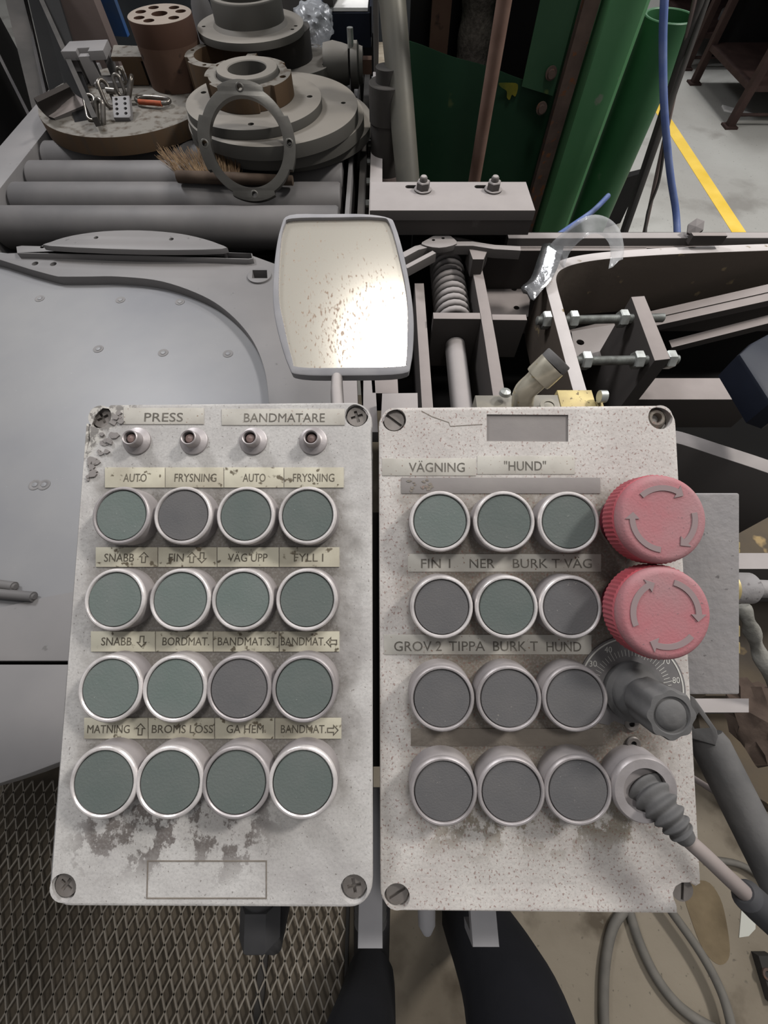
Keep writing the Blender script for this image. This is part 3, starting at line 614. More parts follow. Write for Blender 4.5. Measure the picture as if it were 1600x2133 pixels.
cb = smooth([tuple(p) for p in (pdp(1428, 1745, .1828), pdp(1470, 1783, .181), pdp(1515, 1826, .180), pdp(1560, 1868, .180), pdp(1600, 1905, .181), pdp(1680, 1990, .185), (.27, -.09, 1.18), (.36, -.06, .9), (.42, .02, .5), (.44, .06, .02))], 6)
t = thing('cable', pdp(1500, 1812, .171), 'grey cable with a black sleeve leaving the ribbed boot towards the right', 'cable')
part('cable_core', MB().tube(cb, .0033, 14), M_CABLE, t)
part('sleeve', MB().tube([tuple(p) for p in (pdp(1549, 1858, .180), pdp(1556, 1865, .180), pdp(1580, 1888, .1805), pdp(1620, 1925, .182), pdp(1680, 1990, .185))], [.0042, .0062, .0064, .0064, .0064], 20), M_RUBD, t, 'black sleeve')

# things under and behind the boxes
def gland(px, py, dep, s, lab, m=M_RUBD):
    # hangs out of the lower end of the box, along the box's own length
    pass
ey1 = -(MP1.to_3x3() @ Vector((0, 1, 0))); ez1 = -(MP1.to_3x3() @ Vector((0, 0, 1)))
c0 = MP1 @ Vector((loc(MP1, 498, 1880)[0], -H1 + .004, -.035)); g_ = thing('cable_gland', c0, 'black ribbed cable gland under the left button box', 'cable gland')
prof = []; 
for k in range(6): prof += [(.0105, .003 * k + .004), (.0122, .003 * k + .0055)]
part('ribbed_sleeve', MB().lathe([(0, 0), (.012, 0)] + prof + [(.0095, .024), (.0085, .026), (0, .026)], frame(c0, ey1), 28), M_RUBD, g_)
part('gland_nut', MB().lathe([(0, .026), (.0108, .026), (.0108, .044), (.009, .046), (0, .046)], frame(c0, ey1), 6), M_RUBD, g_)
part('cable_stub', MB().tube([c0 + ey1 * .044, c0 + ey1 * .06 + Vector((0, 0, -.03)), c0 + Vector((0, .02, -.15)), c0 + Vector((.02, .1, -.35))], .006, 12), M_RUBD, g_)
def bracket(px0, px1, py0, py1, z, lab, zb):
    a = P2([(px0, py1), (px1, py1)], z); b_ = P2([(px0, py0), (px1, py0)], z)
    t = thing('support_bracket', (a[0][0], a[0][1], z), lab, 'bracket'); x0, x1 = a[0][0], a[1][0]; y0 = a[0][1]; y1 = b_[0][1] + .06
    part('bracket_web', MB().box(((x0 + x1) / 2, (y0 + y1) / 2, z - .003), (x1 - x0, y1 - y0, .006), None, .0008), M_FRAME, t)
    part('bracket_flange', MB().box(((x0 + x1) / 2, y0 + .0025, z - .006 - zb / 2), (x1 - x0, .005, zb)), M_FRAME, t)
bracket(745, 797, 1905, 1977, 1.135, 'grey flat bracket between the two boxes at their lower end', .02)
bracket(985, 1041, 1895, 1974, 1.135, 'grey flat bracket under the right button box above the trousers', .02)
t = thing('ribbed_conduit', pdp(770, 1870, .26), 'grey ribbed conduit end above the bracket between the boxes', 'conduit')
c0 = pdp(772, 1840, .27); prof = []
for k in range(5): prof += [(.0085, .005 * k + .002), (.0105, .005 * k + .0045)]
part('conduit_end', MB().lathe([(0, 0), (.009, 0)] + prof + [(.008, .028), (0, .028)], frame(c0, -UP), 24), M_RUBBER, t)
tag(obj('steel_pin', MB().tube([pdp(888, 1870, .27), pdp(889, 1925, .268), pdp(890, 1942, .268)], [.006, .0055, .003], 12), M_FRAME), 'small grey pin under the right box beside the wide bracket', 'pin')
# pedestal arm that carries both boxes (under them, seen in the gap)
t = thing('box_pedestal', (0, .05, 0), 'dark steel post carrying the two button boxes', 'post')
part('carrier_plate', MB().prism([(-.13, -.09), (.13, -.09), (.13, .07), (-.13, .07)], [], -.070, -.0625, MP1 @ Matrix.Translation((.075, 0, -.004))), M_DARK, t)
part('post', MB().box((0, .06, .575), (.06, .06, 1.15)), M_DARK, t)

# side box on the right
MS = Matrix.Translation((0, 0, 0)); sp = [pdp(x, y, .245) for x, y in ((1448, 1027), (1539, 1025), (1543, 1449), (1452, 1447))]
o3 = sum(sp, Vector()) / 4; ex = ((sp[1] - sp[0]) + (sp[2] - sp[3])).normalized(); ey = (sp[0] - sp[3]); ey = (ey - ex * ey.dot(ex)).normalized(); ez = ex.cross(ey)
M3 = Matrix((ex, ey, ez)).transposed().to_4x4(); M3.translation = o3; w3 = (sp[1] - sp[0]).length / 2; h3 = (sp[0] - sp[3]).length / 2
t = thing('side_box', (0, 0, 0), 'plain grey rectangular box beside the red stop buttons', 'box', M=M3)
part('cover', MB().prism(rrect(-w3 - .012, -h3, w3, h3, .0012, 3), [], -.05, 0, None, .0008), M_SWBOX, t, world=False)
for yy in (.0265, -.024, -.034): part('brass_nut', MB().cyl((w3, yy, -.012), (w3 + .006, yy, -.012), .0075, .006, 6), M_BRASS, t, world=False)
part('coupling', MB().lathe([(0, 0), (.0095, 0), (.0095, .016), (.007, .019), (0, .019)], frame((w3, .0015, -.012), (1, -.02, 0)), 28), M_SWBOX, t, 'grey round coupling', world=False)
part('coupling_ring', MB().lathe([(.0095, .001), (.0102, .001), (.0102, .003), (.0095, .003)], frame((w3, .0015, -.012), (1, -.02, 0)), 28, closed=True), M_BRASS, t, world=False)
part('hose_tail', MB().tube([(w3 + .018, .001, -.012), (w3 + .04, 0, -.013), (w3 + .09, 0, -.016)], .0055, 16), M_SWBOX, t, world=False)

# lever
t = thing('clamp_lever', pdp(1480, 1520, .235), 'grey round lever arm running from the knob down to the right edge', 'lever')
a = pdp(1468, 1530, .238); b = pdp(1600, 1790, .215); c = pdp(1720, 2030, .2); c2 = b + (c - b) * 3.2
part('arm', MB().tube([a, a.lerp(b, .08), a.lerp(b, .5), b, c, c2 + Vector((0, 0, -.10))], [.0088, .0102, .0098, .0096, .0096, .0096], 28), M_RUBBER, t)
dz = (CAM - a).normalized(); ML = frame(a, dz); vis = [pdp(x, y, .236) for x, y in ((1435, 1445), (1446, 1452), (1492, 1520), (1495, 1535), (1490, 1552), (1440, 1538), (1432, 1520), (1425, 1500))]
ip = [ML.inverted() @ p for p in vis]; o_ = [(p.x, p.y) for p in ip]
hp = [ML.inverted() @ pdp(x, y, .236) for x, y in ((1456, 1484), (1479, 1516), (1447, 1518), (1440, 1506))]; hz = sum(p.z for p in ip) / len(ip)
part('link_fork', MB().prism(o_, [[(p.x, p.y) for p in hp]], hz - .008, hz + .004, ML, .0008), M_RUBBER, t)

# brass valve block behind the right box
t = thing('valve_block', pdp(1120, 830, .29), 'brass valve block behind the upper edge of the right box', 'valve')
def bl(x0, y0, x1, y1, dep, hgt, m, nm, bev=.0006):
    a = pdp(x0, y1, dep); b = pdp(x1, y1, dep); z1 = a.z; yb = pz(x0, y0, z1).y
    part(nm, MB().box(((a.x + b.x) / 2, (a.y + yb) / 2, z1 - hgt / 2), (b.x - a.x, yb - a.y, hgt), None, bev), m, t)
bl(995, 823, 1112, 862, .285, .03, mat('grey_brass', (116, 112, 104), (136, 130, 116), 60, .4, rough=.5, metal=.3), 'grey_block')
bl(1112, 822, 1172, 862, .283, .03, MATS['grey_brass'], 'middle_block'); bl(1173, 812, 1248, 862, .283, .03, M_BRASS, 'brass_block')
bl(1249, 836, 1263, 862, .283, .02, M_BRASS, 'brass_lip', .0002)
part('end_screw', MB().cyl(pdp(1248, 826, .283), pdp(1262, 826, .283), .0042, .0042, 14), M_ZINC, t)
part('dome_screw', MB().lathe([(0, 0), (.0042, 0), (.0035, .0022), (0, .0034)], frame(pdp(1052, 820, .287), (0, .1, 1)), 18), M_ZINC, t)
part('port_ring', MB().lathe([(.0035, 0), (.006, 0), (.006, .001), (.0035, .001)], frame(pdp(1143, 846, .281), (0, 0, 1)), 24, closed=True), MATS['grey_brass'], t)
t = thing('elbow_fitting', pdp(1090, 830, .275), 'worn nickel elbow push-in fitting on the brass valve block', 'fitting')
e0, e1, e2, e3 = pdp(1088, 850, .278), pdp(1092, 818, .268), pdp(1112, 797, .262), pdp(1133, 777, .258)
part('elbow', MB().tube(smooth([tuple(e0), tuple(e1), tuple(e2), tuple(e3)], 6), .0070, 24), M_NICK, t)
s0, s1, s2 = pdp(1118, 791, .26), pdp(1151, 760, .254), pdp(1160, 751, .2525)
part('sleeve', MB().lathe([(.0066, 0), (.0088, .0006), (.0092, .002), (.0092, (s1 - s0).length), (.006, (s1 - s0).length)], frame(s0, s1 - s0), 32), M_NICK, t)
part('release_collar', MB().lathe([(0, .004), (.0048, .004), (.005, .0052), (.0086, .0052), (.009, .0045), (.009, 0), (0, 0)], frame(s1, s2 - s1), 32), M_RUBBER, t, 'dark plastic collar')

# ================================================================== MIRROR
nm = Vector((.03, -.40, .90)).normalized(); mc = pdp(715, 618, .56)
def onm(px, py, off=0):
    d = ray(px, py); q = mc + nm * off; k = (q - CAM).dot(nm) / d.dot(nm); return CAM + d * k
MM = frame(mc, nm); MI = MM.inverted()
def ml(pts): return [tuple((MI @ onm(x, y))[:2]) for x, y in pts]
mo = smooth(ml([(604, 450), (680, 448), (759, 448), (810, 456), (824, 473), (843, 540), (858, 625), (862, 691), (856, 760), (838, 781), (731, 785), (624, 783), (602, 765), (579, 692), (569, 625), (573, 540), (585, 476)]), 4, True)
mi = smooth(ml([(610, 459), (700, 457), (787, 457), (812, 470), (835, 552), (848, 625), (849, 692), (846, 752), (836, 765), (731, 768), (624, 767), (609, 749), (590, 670), (581, 614), (585, 512), (594, 471)]), 4, True)
t = thing('mirror', mc, 'rounded rear-view mirror on a stalk above the saw table', 'mirror', M=MM)
part('mirror_frame', MB().prism(mo, [mi], -.012, .0035, None, .003), M_FRAME, t, world=False)
part('mirror_shell', MB().prism(ofs(ccw(mo), .004), [], -.024, -.0121), M_FRAME, t, world=False)
part('mirror_glass', MB().prism(ofs(ccw(mi), -.0004), [], -.0115, -.001), M_MIRROR, t, 'dusty mirror glass with a cream ceiling reflection painted in', world=False)
q0 = onm(702, 775, -.03); part('stalk', MB().tube([q0, pdp(702, 815, .5), pdp(704, 860, .46), (-.02, .12, .97), (-.005, .091, .88)], .0075, 16), M_DUSTL, t)

# ================================================================== SAW TABLE
ZT = .85; ZB = .83
t = thing('saw_table', (-.5, .5, 0), 'wide grey machine table with a large round recess left of the boxes', 'machine table')
bed = P2([(-500, 480), (0, 526), (300, 560), (560, 640), (600, 800), (600, 1376), (-500, 1376)], ZB)
part('recessed_bed', MB().prism(bed, [], ZB - .02, ZB), M_BED, t)
xl, xr = -2.0, -.20
inner = smooth([(60, 560), (112, 574), (130, 576), (180, 576), (247, 576), (337, 586), (422, 616), (478, 653), (523, 704), (548, 760), (558, 816), (560, 880), (556, 960)], 5)
plate_px = [(-600, 380), (0, 528), (105, 524), (300, 520), (525, 532), (580, 552), (640, 620), (676, 700), (690, 785), (690, 960)] + [(556, 960)] + inner[::-1][1:] + [(0, 541), (-600, 398)]
hl = [circle(*P2([(x, y)], ZT)[0], .0075, 14) for x, y in ((73, 549), (111, 550))]
# square socket is open
sq = P2([(527, 566), (557, 566), (558, 583), (526, 583)], ZT)
part('top_plate', MB().prism(P2(plate_px, ZT), hl + [sq], ZB + .0005, ZT, None, .001), M_TABLE, t)
part('square_boss', MB().prism(circle(*P2([(541, 576)], ZT)[0], .027, 28), [sq], ZT, ZT + .004, None, .001), M_TABLE, t)
bar = [(33, 513), (45, 511), (300, 517), (525, 527), (527, 538), (518, 540), (300, 533), (35, 527)]
bh = [circle(*P2([(x, y)], ZT + .008)[0], .0055, 10) for x, y in ((91, 518), (281, 523), (470, 527))]
part('clamp_bar', MB().prism(P2(bar, ZT + .012), bh, ZT, ZT + .012, None, .002), M_TABLE, t)
seg = [(103, 512), (106, 503), (150, 490), (215, 481), (290, 479), (360, 484), (410, 493), (455, 507), (462, 518), (300, 520)]
sh = [circle(*P2([(x, y)], ZT + .03)[0], .0055, 10) for x, y in ((200, 495), (357, 498))]
part('curved_guard', MB().prism(P2(smooth(seg, 3, True), ZT + .03), sh, ZT + .018, ZT + .03, None, .002), M_TABLE, t)
for x, y in ((83, 622), (251, 625), (375, 629), (205, 727), (340, 735), (475, 737), (73, 1010), (92, 420 + 590)):
    c = pz(x, y, ZB); part('plug_screw', MB().lathe([(.005, 0), (.0105, 0), (.0105, .0008), (.008, .0011), (.0065, .0006), (.005, .0004)], Matrix.Translation(c), 20, closed=True), M_TABLE, t)
    part('plug_core', MB().lathe([(0, 0), (.0048, 0), (.0044, .0012), (0, .0014)], Matrix.Translation(c), 16), M_BED, t)
fr = P2([(-600, 1384), (205, 1384), (205, 1560), (118, 1590), (60, 1612), (0, 1632), (-600, 1800)], ZB)
part('front_plate', MB().prism(fr, [], ZB - .03, ZB, None, .0015), M_TABLE, t)
wd = P2([(0, 1264), (90, 1243), (190, 1224), (260, 1215), (260, 1376), (-500, 1376), (-500, 1340)], ZB + .006)
part('wear_strip', MB().prism(wd, [], ZB, ZB + .004, None, .001), M_TABLE, t)
part('table_side', MB().box((-.9, -.01, .56), (1.5, .02, .48)), M_DARK, t)
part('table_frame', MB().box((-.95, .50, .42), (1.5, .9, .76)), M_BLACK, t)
for y0, y1, xx in ((1222, 1212, 30), (1243, 1235, 70)):
    a = pz(-60, y0 - 12, ZB + .008); b = pz(xx, y0 + 0, ZB + .008)
    o = MB().cyl(a, b, .0075, .0075, 16); o.cyl(b, b + (b - a).normalized() * .002, .0055, .004, 16)
    tag(obj('steel_rod', o, M_ROLL), 'short grey steel rod lying on the table by the left edge, %s of the two' % ('upper' if xx == 30 else 'lower'), 'rod', 'rods on the saw table')
# strips beside the mirror, right edge of the table
t = thing('table_edge_guide', (-.08, .6, .7), 'narrow dusty steel guide strips between mirror and left box', 'guide')
for x0, x1, y0, y1, z, m in ((692, 748, 700, 900, .846, M_DUSTL), (756, 788, 760, 900, .84, M_DUSTL)):
    part('guide_strip', MB().prism(P2([(x0 + 1, y0), (x1 - 8, y0), (x1, y1), (x0, y1)], z), [], z - .03, z, None, .001), m, t)
t = thing('small_steel_block', pz(832, 840, .86), 'small pinkish steel block behind the gap between the boxes', 'block')
part('block_body', MB().prism(P2([(796, 819), (870, 818), (872, 880), (793, 880)], .87), [], .80, .87, None, .001), M_DUSTL, t)
part('step', MB().prism(P2([(772, 780), (828, 780), (830, 819), (775, 819)], .84), [], .79, .84, None, .001), M_DUST, t)

# ================================================================== ROLLER CONVEYOR
t = thing('roller_conveyor', (-.57, 1.6, 0), 'roller conveyor with thick grey steel rollers behind the saw table', 'roller conveyor')
rp = MB().lathe([(0, 0), (.046, 0), (.05, .006), (.05, .899), (.046, .905), (0, .905)], frame((-1.025, 0, 0), (1, 0, 0)), 40)
for k in range(8):
    y = 1.197 + .118 * k; q = MB(); q.v = [(v[0], v[1] + y, v[2] + .80) for v in rp.v]; q.f = rp.f; part('roller', q, M_ROLL, t)
part('side_channel', MB().box((-1.085, 1.62, .79), (.1, 1.06, .12), None, .002), M_TABLE, t)
part('side_channel', MB().box((-.098, 1.62, .78), (.012, 1.1, .10), None, .001), M_TABLE, t)
part('side_channel', MB().box((-.062, 1.62, .76), (.02, 1.1, .12), None, .001), M_DARK, t)
part('side_plate', MB().box((-.022, 1.60, .80), (.035, 1.0, .08), None, .001), M_DUSTL, t)
for k in range(5): part('hex_nut', MB().cyl((-.052, 1.2 + .118 * k, .80), (-.042, 1.2 + .118 * k, .80), .009, .009, 6), M_ZINC, t)
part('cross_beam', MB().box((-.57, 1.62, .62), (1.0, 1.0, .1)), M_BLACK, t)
for x in (-1.08, -.06):
    for y in (1.2, 2.05): part('leg', MB().box((x, y, .36), (.06, .06, .72)), M_DARK, t)

# ================================================================== DISCS AND RINGS ON THE CONVEYOR
def ringd(name, c, r, z0, z1, m, label, cat, holes=(), bore=0, bev=.0015, group=None, notch=None, n=72):
    out = []
    for i in range(n * 2 if notch else n):
        N2 = n * 2 if notch else n; a = 2 * PI * i / N2; rr = r
        if notch:
            for na, nw, nd in notch:
                if abs((a - math.radians(na) + PI) % (2 * PI) - PI) < math.radians(nw): rr = r * nd
        out.append((c[0] + rr * math.cos(a), c[1] + rr * math.sin(a)))
    hs = [circle(c[0] + R * math.cos(math.radians(a)), c[1] + R * math.sin(math.radians(a)), q, 14) for R, a, q in holes]
    if bore: hs.append(circle(c[0], c[1], bore, 48))
    o = obj(name, MB().prism(out, hs, z0, z1, None, bev), m); return tag(o, label, cat, group)
GR = 'stacked steel discs on the conveyor'
ringd('steel_disc', (-.785, 1.72), .26, .852, .895, M_RUSTDISC, 'large thick round steel plate with a rusty rim on the rollers', 'disc', bev=.002, n=96)
ringd('steel_disc', (-.288, 1.62), .252, .852, .877, M_DISC, 'lowest and widest disc of the stack on the rollers', 'disc', group=GR, n=96)
ringd('steel_disc', (-.308, 1.568), .250, .878, .906, M_DISC, 'second disc from the bottom of the stack', 'disc', group=GR, n=96)
ringd('steel_disc', (-.308, 1.535), .235, .907, .937, M_DISC, 'third disc from the bottom with a bolt hole at its right', 'disc', group=GR, n=96, holes=[(.195, 5, .007), (.195, 120, .007)])
ringd('flange_plate', (-.352, 1.515), .182, .938, .958, M_DISC, 'round flange plate with four bolt holes on the disc stack', 'flange', n=80, holes=[(.15, 5, .008), (.15, 90, .008), (.15, 165, .008), (.15, 275, .008)])
t = thing('notched_hub', (-.358, 1.53, .958), 'short notched steel hub with a raised collar on top of the stack', 'hub')
c = (-.358, 1.53); nt = [(25, 12, .92), (118, 12, .92), (205, 12, .92), (300, 12, .92)]
out = []
for i in range(180):
    a = 2 * PI * i / 180; rr = .113
    for na, nw, nd in nt:
        if abs((a - math.radians(na) + PI) % (2 * PI) - PI) < math.radians(nw): rr = .113 * nd
    out.append((c[0] + rr * math.cos(a), c[1] + rr * math.sin(a)))
part('hub_flange', MB().prism(out, [circle(c[0] + .098 * math.cos(math.radians(a)), c[1] + .098 * math.sin(math.radians(a)), .0085, 14) for a in (345, 72, 150, 240)] + [circle(*c, .083, 48)], .959, 1.004, None, .001), M_RUSTDISC, t)
part('collar', MB().lathe([(.050, .962), (.081, .962), (.081, 1.010), (.078, 1.014), (.052, 1.014), (.050, 1.012)], Matrix.Translation((c[0], c[1], 0)), 56, closed=True), M_DISC, t)
# leaning ring
a_ = Vector((-.338, 1.213, .857)); up_ = Vector((0, .60, .80)).normalized(); R_ = .1175
cc = a_ + up_ * R_ * 1.0; nx = Vector((.10, -.79, .60)); nx = (nx - up_ * nx.dot(up_)).normalized(); xx = up_.cross(nx).normalized()
MR = Matrix((xx, up_, nx)).transposed().to_4x4(); MR.translation = cc
t = thing('notched_ring', (0, 0, 0), 'thin notched steel ring standing upright against the disc stack', 'ring', M=MR)
out = []
for i in range(240):
    a = 360 * i / 240; rr = R_
    for k in range(4):
        dd = abs((a - (90 * k + 2) + 180) % 360 - 180)
        if dd < 28: break
    else: rr = R_ * .935
    out.append((rr * math.cos(math.radians(a)), rr * math.sin(math.radians(a))))
hs = [circle(R_ * .875 * math.cos(math.radians(a)), R_ * .875 * math.sin(math.radians(a)), .0062, 16) for a in (2, 92, 182, 272)]
part('ring_body', MB().prism(out, hs + [circle(0, 0, R_ * .755, 72)], -.020, 0, None, .0008), M_MACH, t, world=False)
for a in (2, 92, 182, 272):
    x, y = R_ * .875 * math.cos(math.radians(a)), R_ * .875 * math.sin(math.radians(a))
    part('counterbore', MB().lathe([(.0062, 0), (.0095, 0), (.0088, .0004), (.0062, .0004)], Matrix.Translation((x, y, 0)), 20, closed=True), M_MACH, t, world=False)
# drilled cylinder
t = thing('drilled_cylinder', (-.64, 1.823, .896), 'tall brown steel cylinder with seven holes in its top', 'cylinder')
c = (-.646, 1.825); R_ = .090
part('cylinder_body', MB().prism(circle(*c, R_, 56), [circle(*c, .023, 20)] + [circle(c[0] + .060 * math.cos(math.radians(a)), c[1] + .060 * math.sin(math.radians(a)), .0155, 18) for a in (20, 60, 120, 165, 215, 255, 325)], .99, 1.04, None, .002), M_BROWNTOP, t)
part('cylinder_base', MB().lathe([(0, .896), (R_, .896), (R_, .99), (0, .99)], Matrix.Translation((c[0], c[1], 0)), 56), M_BROWN, t)
# slotted ring beside it
c = (-.475, 1.745); out = []
for i in range(120):
    a = 360 * i / 120; rr = .104
    if min(abs((a - q + 180) % 360 - 180) for q in (35, 125, 205, 300)) < 9: rr = .096
    out.append((c[0] + rr * math.cos(math.radians(a)), c[1] + rr * math.sin(math.radians(a))))
tag(obj('bearing_ring', MB().prism(out, [circle(*c, .078, 48)] + [circle(c[0] + .091 * math.cos(math.radians(a)), c[1] + .091 * math.sin(math.radians(a)), .006, 10) for a in (80, 165, 250, 345)], .897, .982, None, .001), M_RUSTDISC), 'open bearing ring with bolt holes beside the brown drilled cylinder', 'ring')
t = thing('pipe_flange', (-.32, 1.95, .86), 'wide dark flange lying behind the disc stack', 'flange')
c = (-.31, 1.955); part('flange_disc', MB().prism(circle(*c, .148, 64), [circle(c[0] + .128 * math.cos(math.radians(a)), c[1] + .128 * math.sin(math.radians(a)), .006, 10) for a in (-25, -12, 15, 60, 200, 250)], .885, .915, None, .002), M_DISC, t)
part('flange_hub', MB().lathe([(0, .852), (.10, .852), (.10, .885), (.105, .915), (.105, .984), (0, .984)], Matrix.Translation((c[0] - .03, c[1], 0)), 48), M_DARK, t)
t = thing('pipe_flange', (-.41, 1.9, .986), 'upper flange with a tall open neck on top of the rear stack', 'flange')
c = (-.405, 1.90); part('flange_disc', MB().prism(circle(*c, .160, 64), [circle(*c, .08, 40)] + [circle(c[0] + .14 * math.cos(math.radians(a)), c[1] + .14 * math.sin(math.radians(a)), .006, 10) for a in (-20, -8, 190)], .986, 1.003, None, .002), M_DISC, t)
part('neck', MB().lathe([(.084, 1.003), (.112, 1.003), (.104, 1.012), (.103, 1.058), (.100, 1.062), (.086, 1.062), (.084, 1.058)], Matrix.Translation((c[0] + .0, c[1], 0)), 56, closed=True), M_DISC, t)
# coupling on the right rear
t = thing('motor_coupling', pz(700, 160, .9), 'grey cast coupling with a clamp ring and square shaft end', 'coupling')
y0 = 1.93; zc = .905
part('housing', MB().lathe([(0, 0), (.05, 0), (.055, .03), (.05, .06), (.045, .08), (0, .08)], frame((-.195, y0, zc), (1, 0, 0)), 30), M_DISC, t)
part('clamp_ring', MB().lathe([(0, 0), (.053, 0), (.055, .004), (.055, .022), (.048, .026), (0, .026)], frame((-.108, y0, zc), (1, 0, 0)), 30), M_DISC, t)
part('end_ring', MB().lathe([(0, 0), (.045, 0), (.042, .012), (0, .012)], frame((-.081, y0, zc), (1, 0, 0)), 30), M_DISC, t)
part('square_shaft', MB().box((-.055, y0, zc), (.03, .034, .034)), M_BROWN, t)
part('clamp_bolt', MB().cyl((-.105, y0 - .02, zc + .045), (-.105, y0 - .02, zc + .088), .0095, .0095, 12), M_ZINC, t)
# tray, paper, black device, bag
t = thing('dark_blue_tray', (-.10, 2.25, .95), 'dark blue crate holding paper, behind the coupling', 'crate')
x0, x1, yf, yb, zt_ = -.235, -.045, 2.14, 2.50, .98
part('crate_box', MB().prism([(x0, yf), (x1, yf), (x1, yb), (x0, yb)], [], zt_ - .09, zt_ - .01), M_NAVY, t)
for q in ((x0, (yf + yb) / 2, .006, yb - yf), (x1, (yf + yb) / 2, .006, yb - yf)): part('crate_side', MB().box((q[0], q[1], zt_ - .03), (q[2], q[3], .07)), M_NAVY, t)
part('crate_stand', MB().box((-.14, 2.38, .45), (.2, .2, .88)), M_BLACK, t)
tag(obj('paper_sheet', MB().prism([(-.20, 2.15), (-.055, 2.15), (-.05, 2.44), (-.19, 2.44)], [], zt_ - .008, zt_), M_PAPER), 'white crumpled sheet of paper lying on the dark blue crate', 'paper')
t = thing('black_hand_tool', (-.17, 2.2, .985), 'black grooved tool lying on the paper sheet', 'tool')
MT = Matrix.Translation((-.17, 2.24, .995)) @ Matrix.Rotation(-.16, 4, 'Z')
part('tool_body', MB().box((0, 0, .004), (.034, .20, .024), MT, .004), M_DARK, t)
part('tool_head', MB().box((0, -.075, .022), (.036, .04, .014), MT, .003), M_BLACK, t)
gb = MB()
for k in range(5): gb.box((-.012 + .006 * k, .02, .018), (.0028, .11, .006), MT)
part('grooves', gb, M_ZINC, t)
random.seed(5)
bm_ = bmesh.new(); bmesh.ops.create_icosphere(bm_, subdivisions=4, radius=1)
bag = MB(); vs = []
for v in bm_.verts:
    p = v.co; k = 1 + .13 * math.sin(p.x * 9 + p.y * 4) * math.cos(p.z * 8 + p.x * 3) + .07 * math.sin(p.y * 17 + p.z * 13)
    vs.append((-.235 + p.x * .065 * k, 2.06 + p.y * .07 * k, .965 + p.z * .05 * k))
bag.add(vs, [tuple(v.index for v in f.verts) for f in bm_.faces]); bm_.free()
tag(obj('plastic_bag', bag, M_BAG, angle=80), 'crumpled clear plastic bag behind the rear flanges', 'bag')
tag(obj('cone_piece', MB().lathe([(0, 0), (.045, 0), (.03, .1), (.012, .14), (0, .14)], Matrix.Translation((-.60, 2.10, .90)), 24), M_ROLL), 'pale grey cone shaped piece between drilled cylinder and rear flange', 'cone')

# angle pieces, chain and block on the large disc
t = thing('bent_steel_shoe', pz(130, 215, .9), 'curved grey steel shoe lying on the large rusty disc', 'shoe casting')
A = smooth([tuple(pz(*p)) for p in ((70, 204, .955), (80, 224, .925), (98, 240, .903), (112, 246, .900))], 5)
B = smooth([tuple(pz(*p)) for p in ((138, 172, .955), (150, 190, .928), (172, 206, .912), (192, 212, .910))], 5)
b_ = MB(); v = []; f = []; m_ = 6; n_ = len(A)
for a, c in zip(A, B):
    for k in range(m_): p = Vector(a).lerp(Vector(c), k / (m_ - 1)); v.append(tuple(p))
b0 = len(v); v += [(x + .004, y, z_ - .009) for x, y, z_ in v]
for i in range(n_ - 1):
    for k in range(m_ - 1):
        q = (i * m_ + k, i * m_ + k + 1, (i + 1) * m_ + k + 1, (i + 1) * m_ + k); f += [q, tuple(x + b0 for x in q[::-1])]
for i in range(n_ - 1):
    for k in (0, m_ - 1): f.append((i * m_ + k, (i + 1) * m_ + k, (i + 1) * m_ + k + b0, i * m_ + k + b0))
for k in range(m_ - 1):
    for i in (0, n_ - 1): f.append((i * m_ + k, i * m_ + k + 1, i * m_ + k + 1 + b0, i * m_ + k + b0))
part('curved_body', b_.add(v, f), M_DUST, t)
t = thing('stepped_clamp_block', (-.9, 1.8, .896), 'stepped grey clamp block standing on the large disc', 'clamp')
MC = Matrix.Translation((-.915, 1.84, .896)) @ Matrix.Rotation(math.radians(8), 4, 'Z')
part('base_foot', MB().box((.055, -.035, .006), (.10, .06, .012), MC, .001), M_TABLE, t)
part('clamp_top', MB().prism([(-.06, -.03), (-.015, -.035), (-.015, -.01), (.02, -.01), (.02, -.04), (.065, -.04), (.065, .05), (-.05, .05)], [], .055, .075, MC, .002), M_TABLE, t)
part('clamp_leg', MB().box((-.042, .0, .028), (.03, .05, .054), MC), M_TABLE, t)
part('clamp_leg', MB().box((.004, -.026, .032), (.036, .026, .064), MC, .001), M_TABLE, t)
part('clamp_leg', MB().box((.05, .03, .028), (.02, .03, .054), MC), M_TABLE, t)
tag(obj('flat_steel_plate', MB().prism([(-.825, 1.80), (-.715, 1.80), (-.745, 1.885), (-.845, 1.895)], [], .950, .960, None, .001).prism([(-.80, 1.80), (-.74, 1.80), (-.75, 1.87), (-.80, 1.87)], [], .897, .950), M_RUSTDISC), 'flat grey steel plate beside the stepped clamp block', 'plate')
def link(c, L, Wd, r, rx, ry, rz, nm, m, par, n=10):
    pts = []
    for k in range(32):
        a = 2 * PI * k / 32; x = math.cos(a) * Wd; y = math.sin(a) * Wd + (L if math.sin(a) > 0 else -L); pts.append((x, y, 0))
    M = Matrix.Translation(c) @ Matrix.Rotation(rz, 4, 'Z') @ Matrix.Rotation(ry, 4, 'Y') @ Matrix.Rotation(rx, 4, 'X')
    p = [M @ Vector(q) for q in pts]; p.append(p[0].copy()); part(nm, MB().tube(p, r, n, caps=False), m, par)
t = thing('shackle_chain', pz(240, 200, .905), 'heap of shiny chain links and shackles on the large disc', 'chain')
link(pz(190, 225, .914), .022, .014, .0055, .5, 0, .2, 'chain_link', M_CHAIN, t)
link(pz(208, 238, .912), .020, .012, .0065, .9, 0, -.4, 'chain_link', M_CHAIN, t)
link(pz(222, 196, .922), .016, .014, .0055, 1.1, .3, .9, 'shackle', M_CHAIN, t)
link(pz(270, 188, .920), .018, .016, .0055, .9, -.2, -1.1, 'shackle', M_CHAIN, t)
link(pz(248, 178, .932), .012, .010, .005, 1.3, 0, .1, 'shackle', M_CHAIN, t)
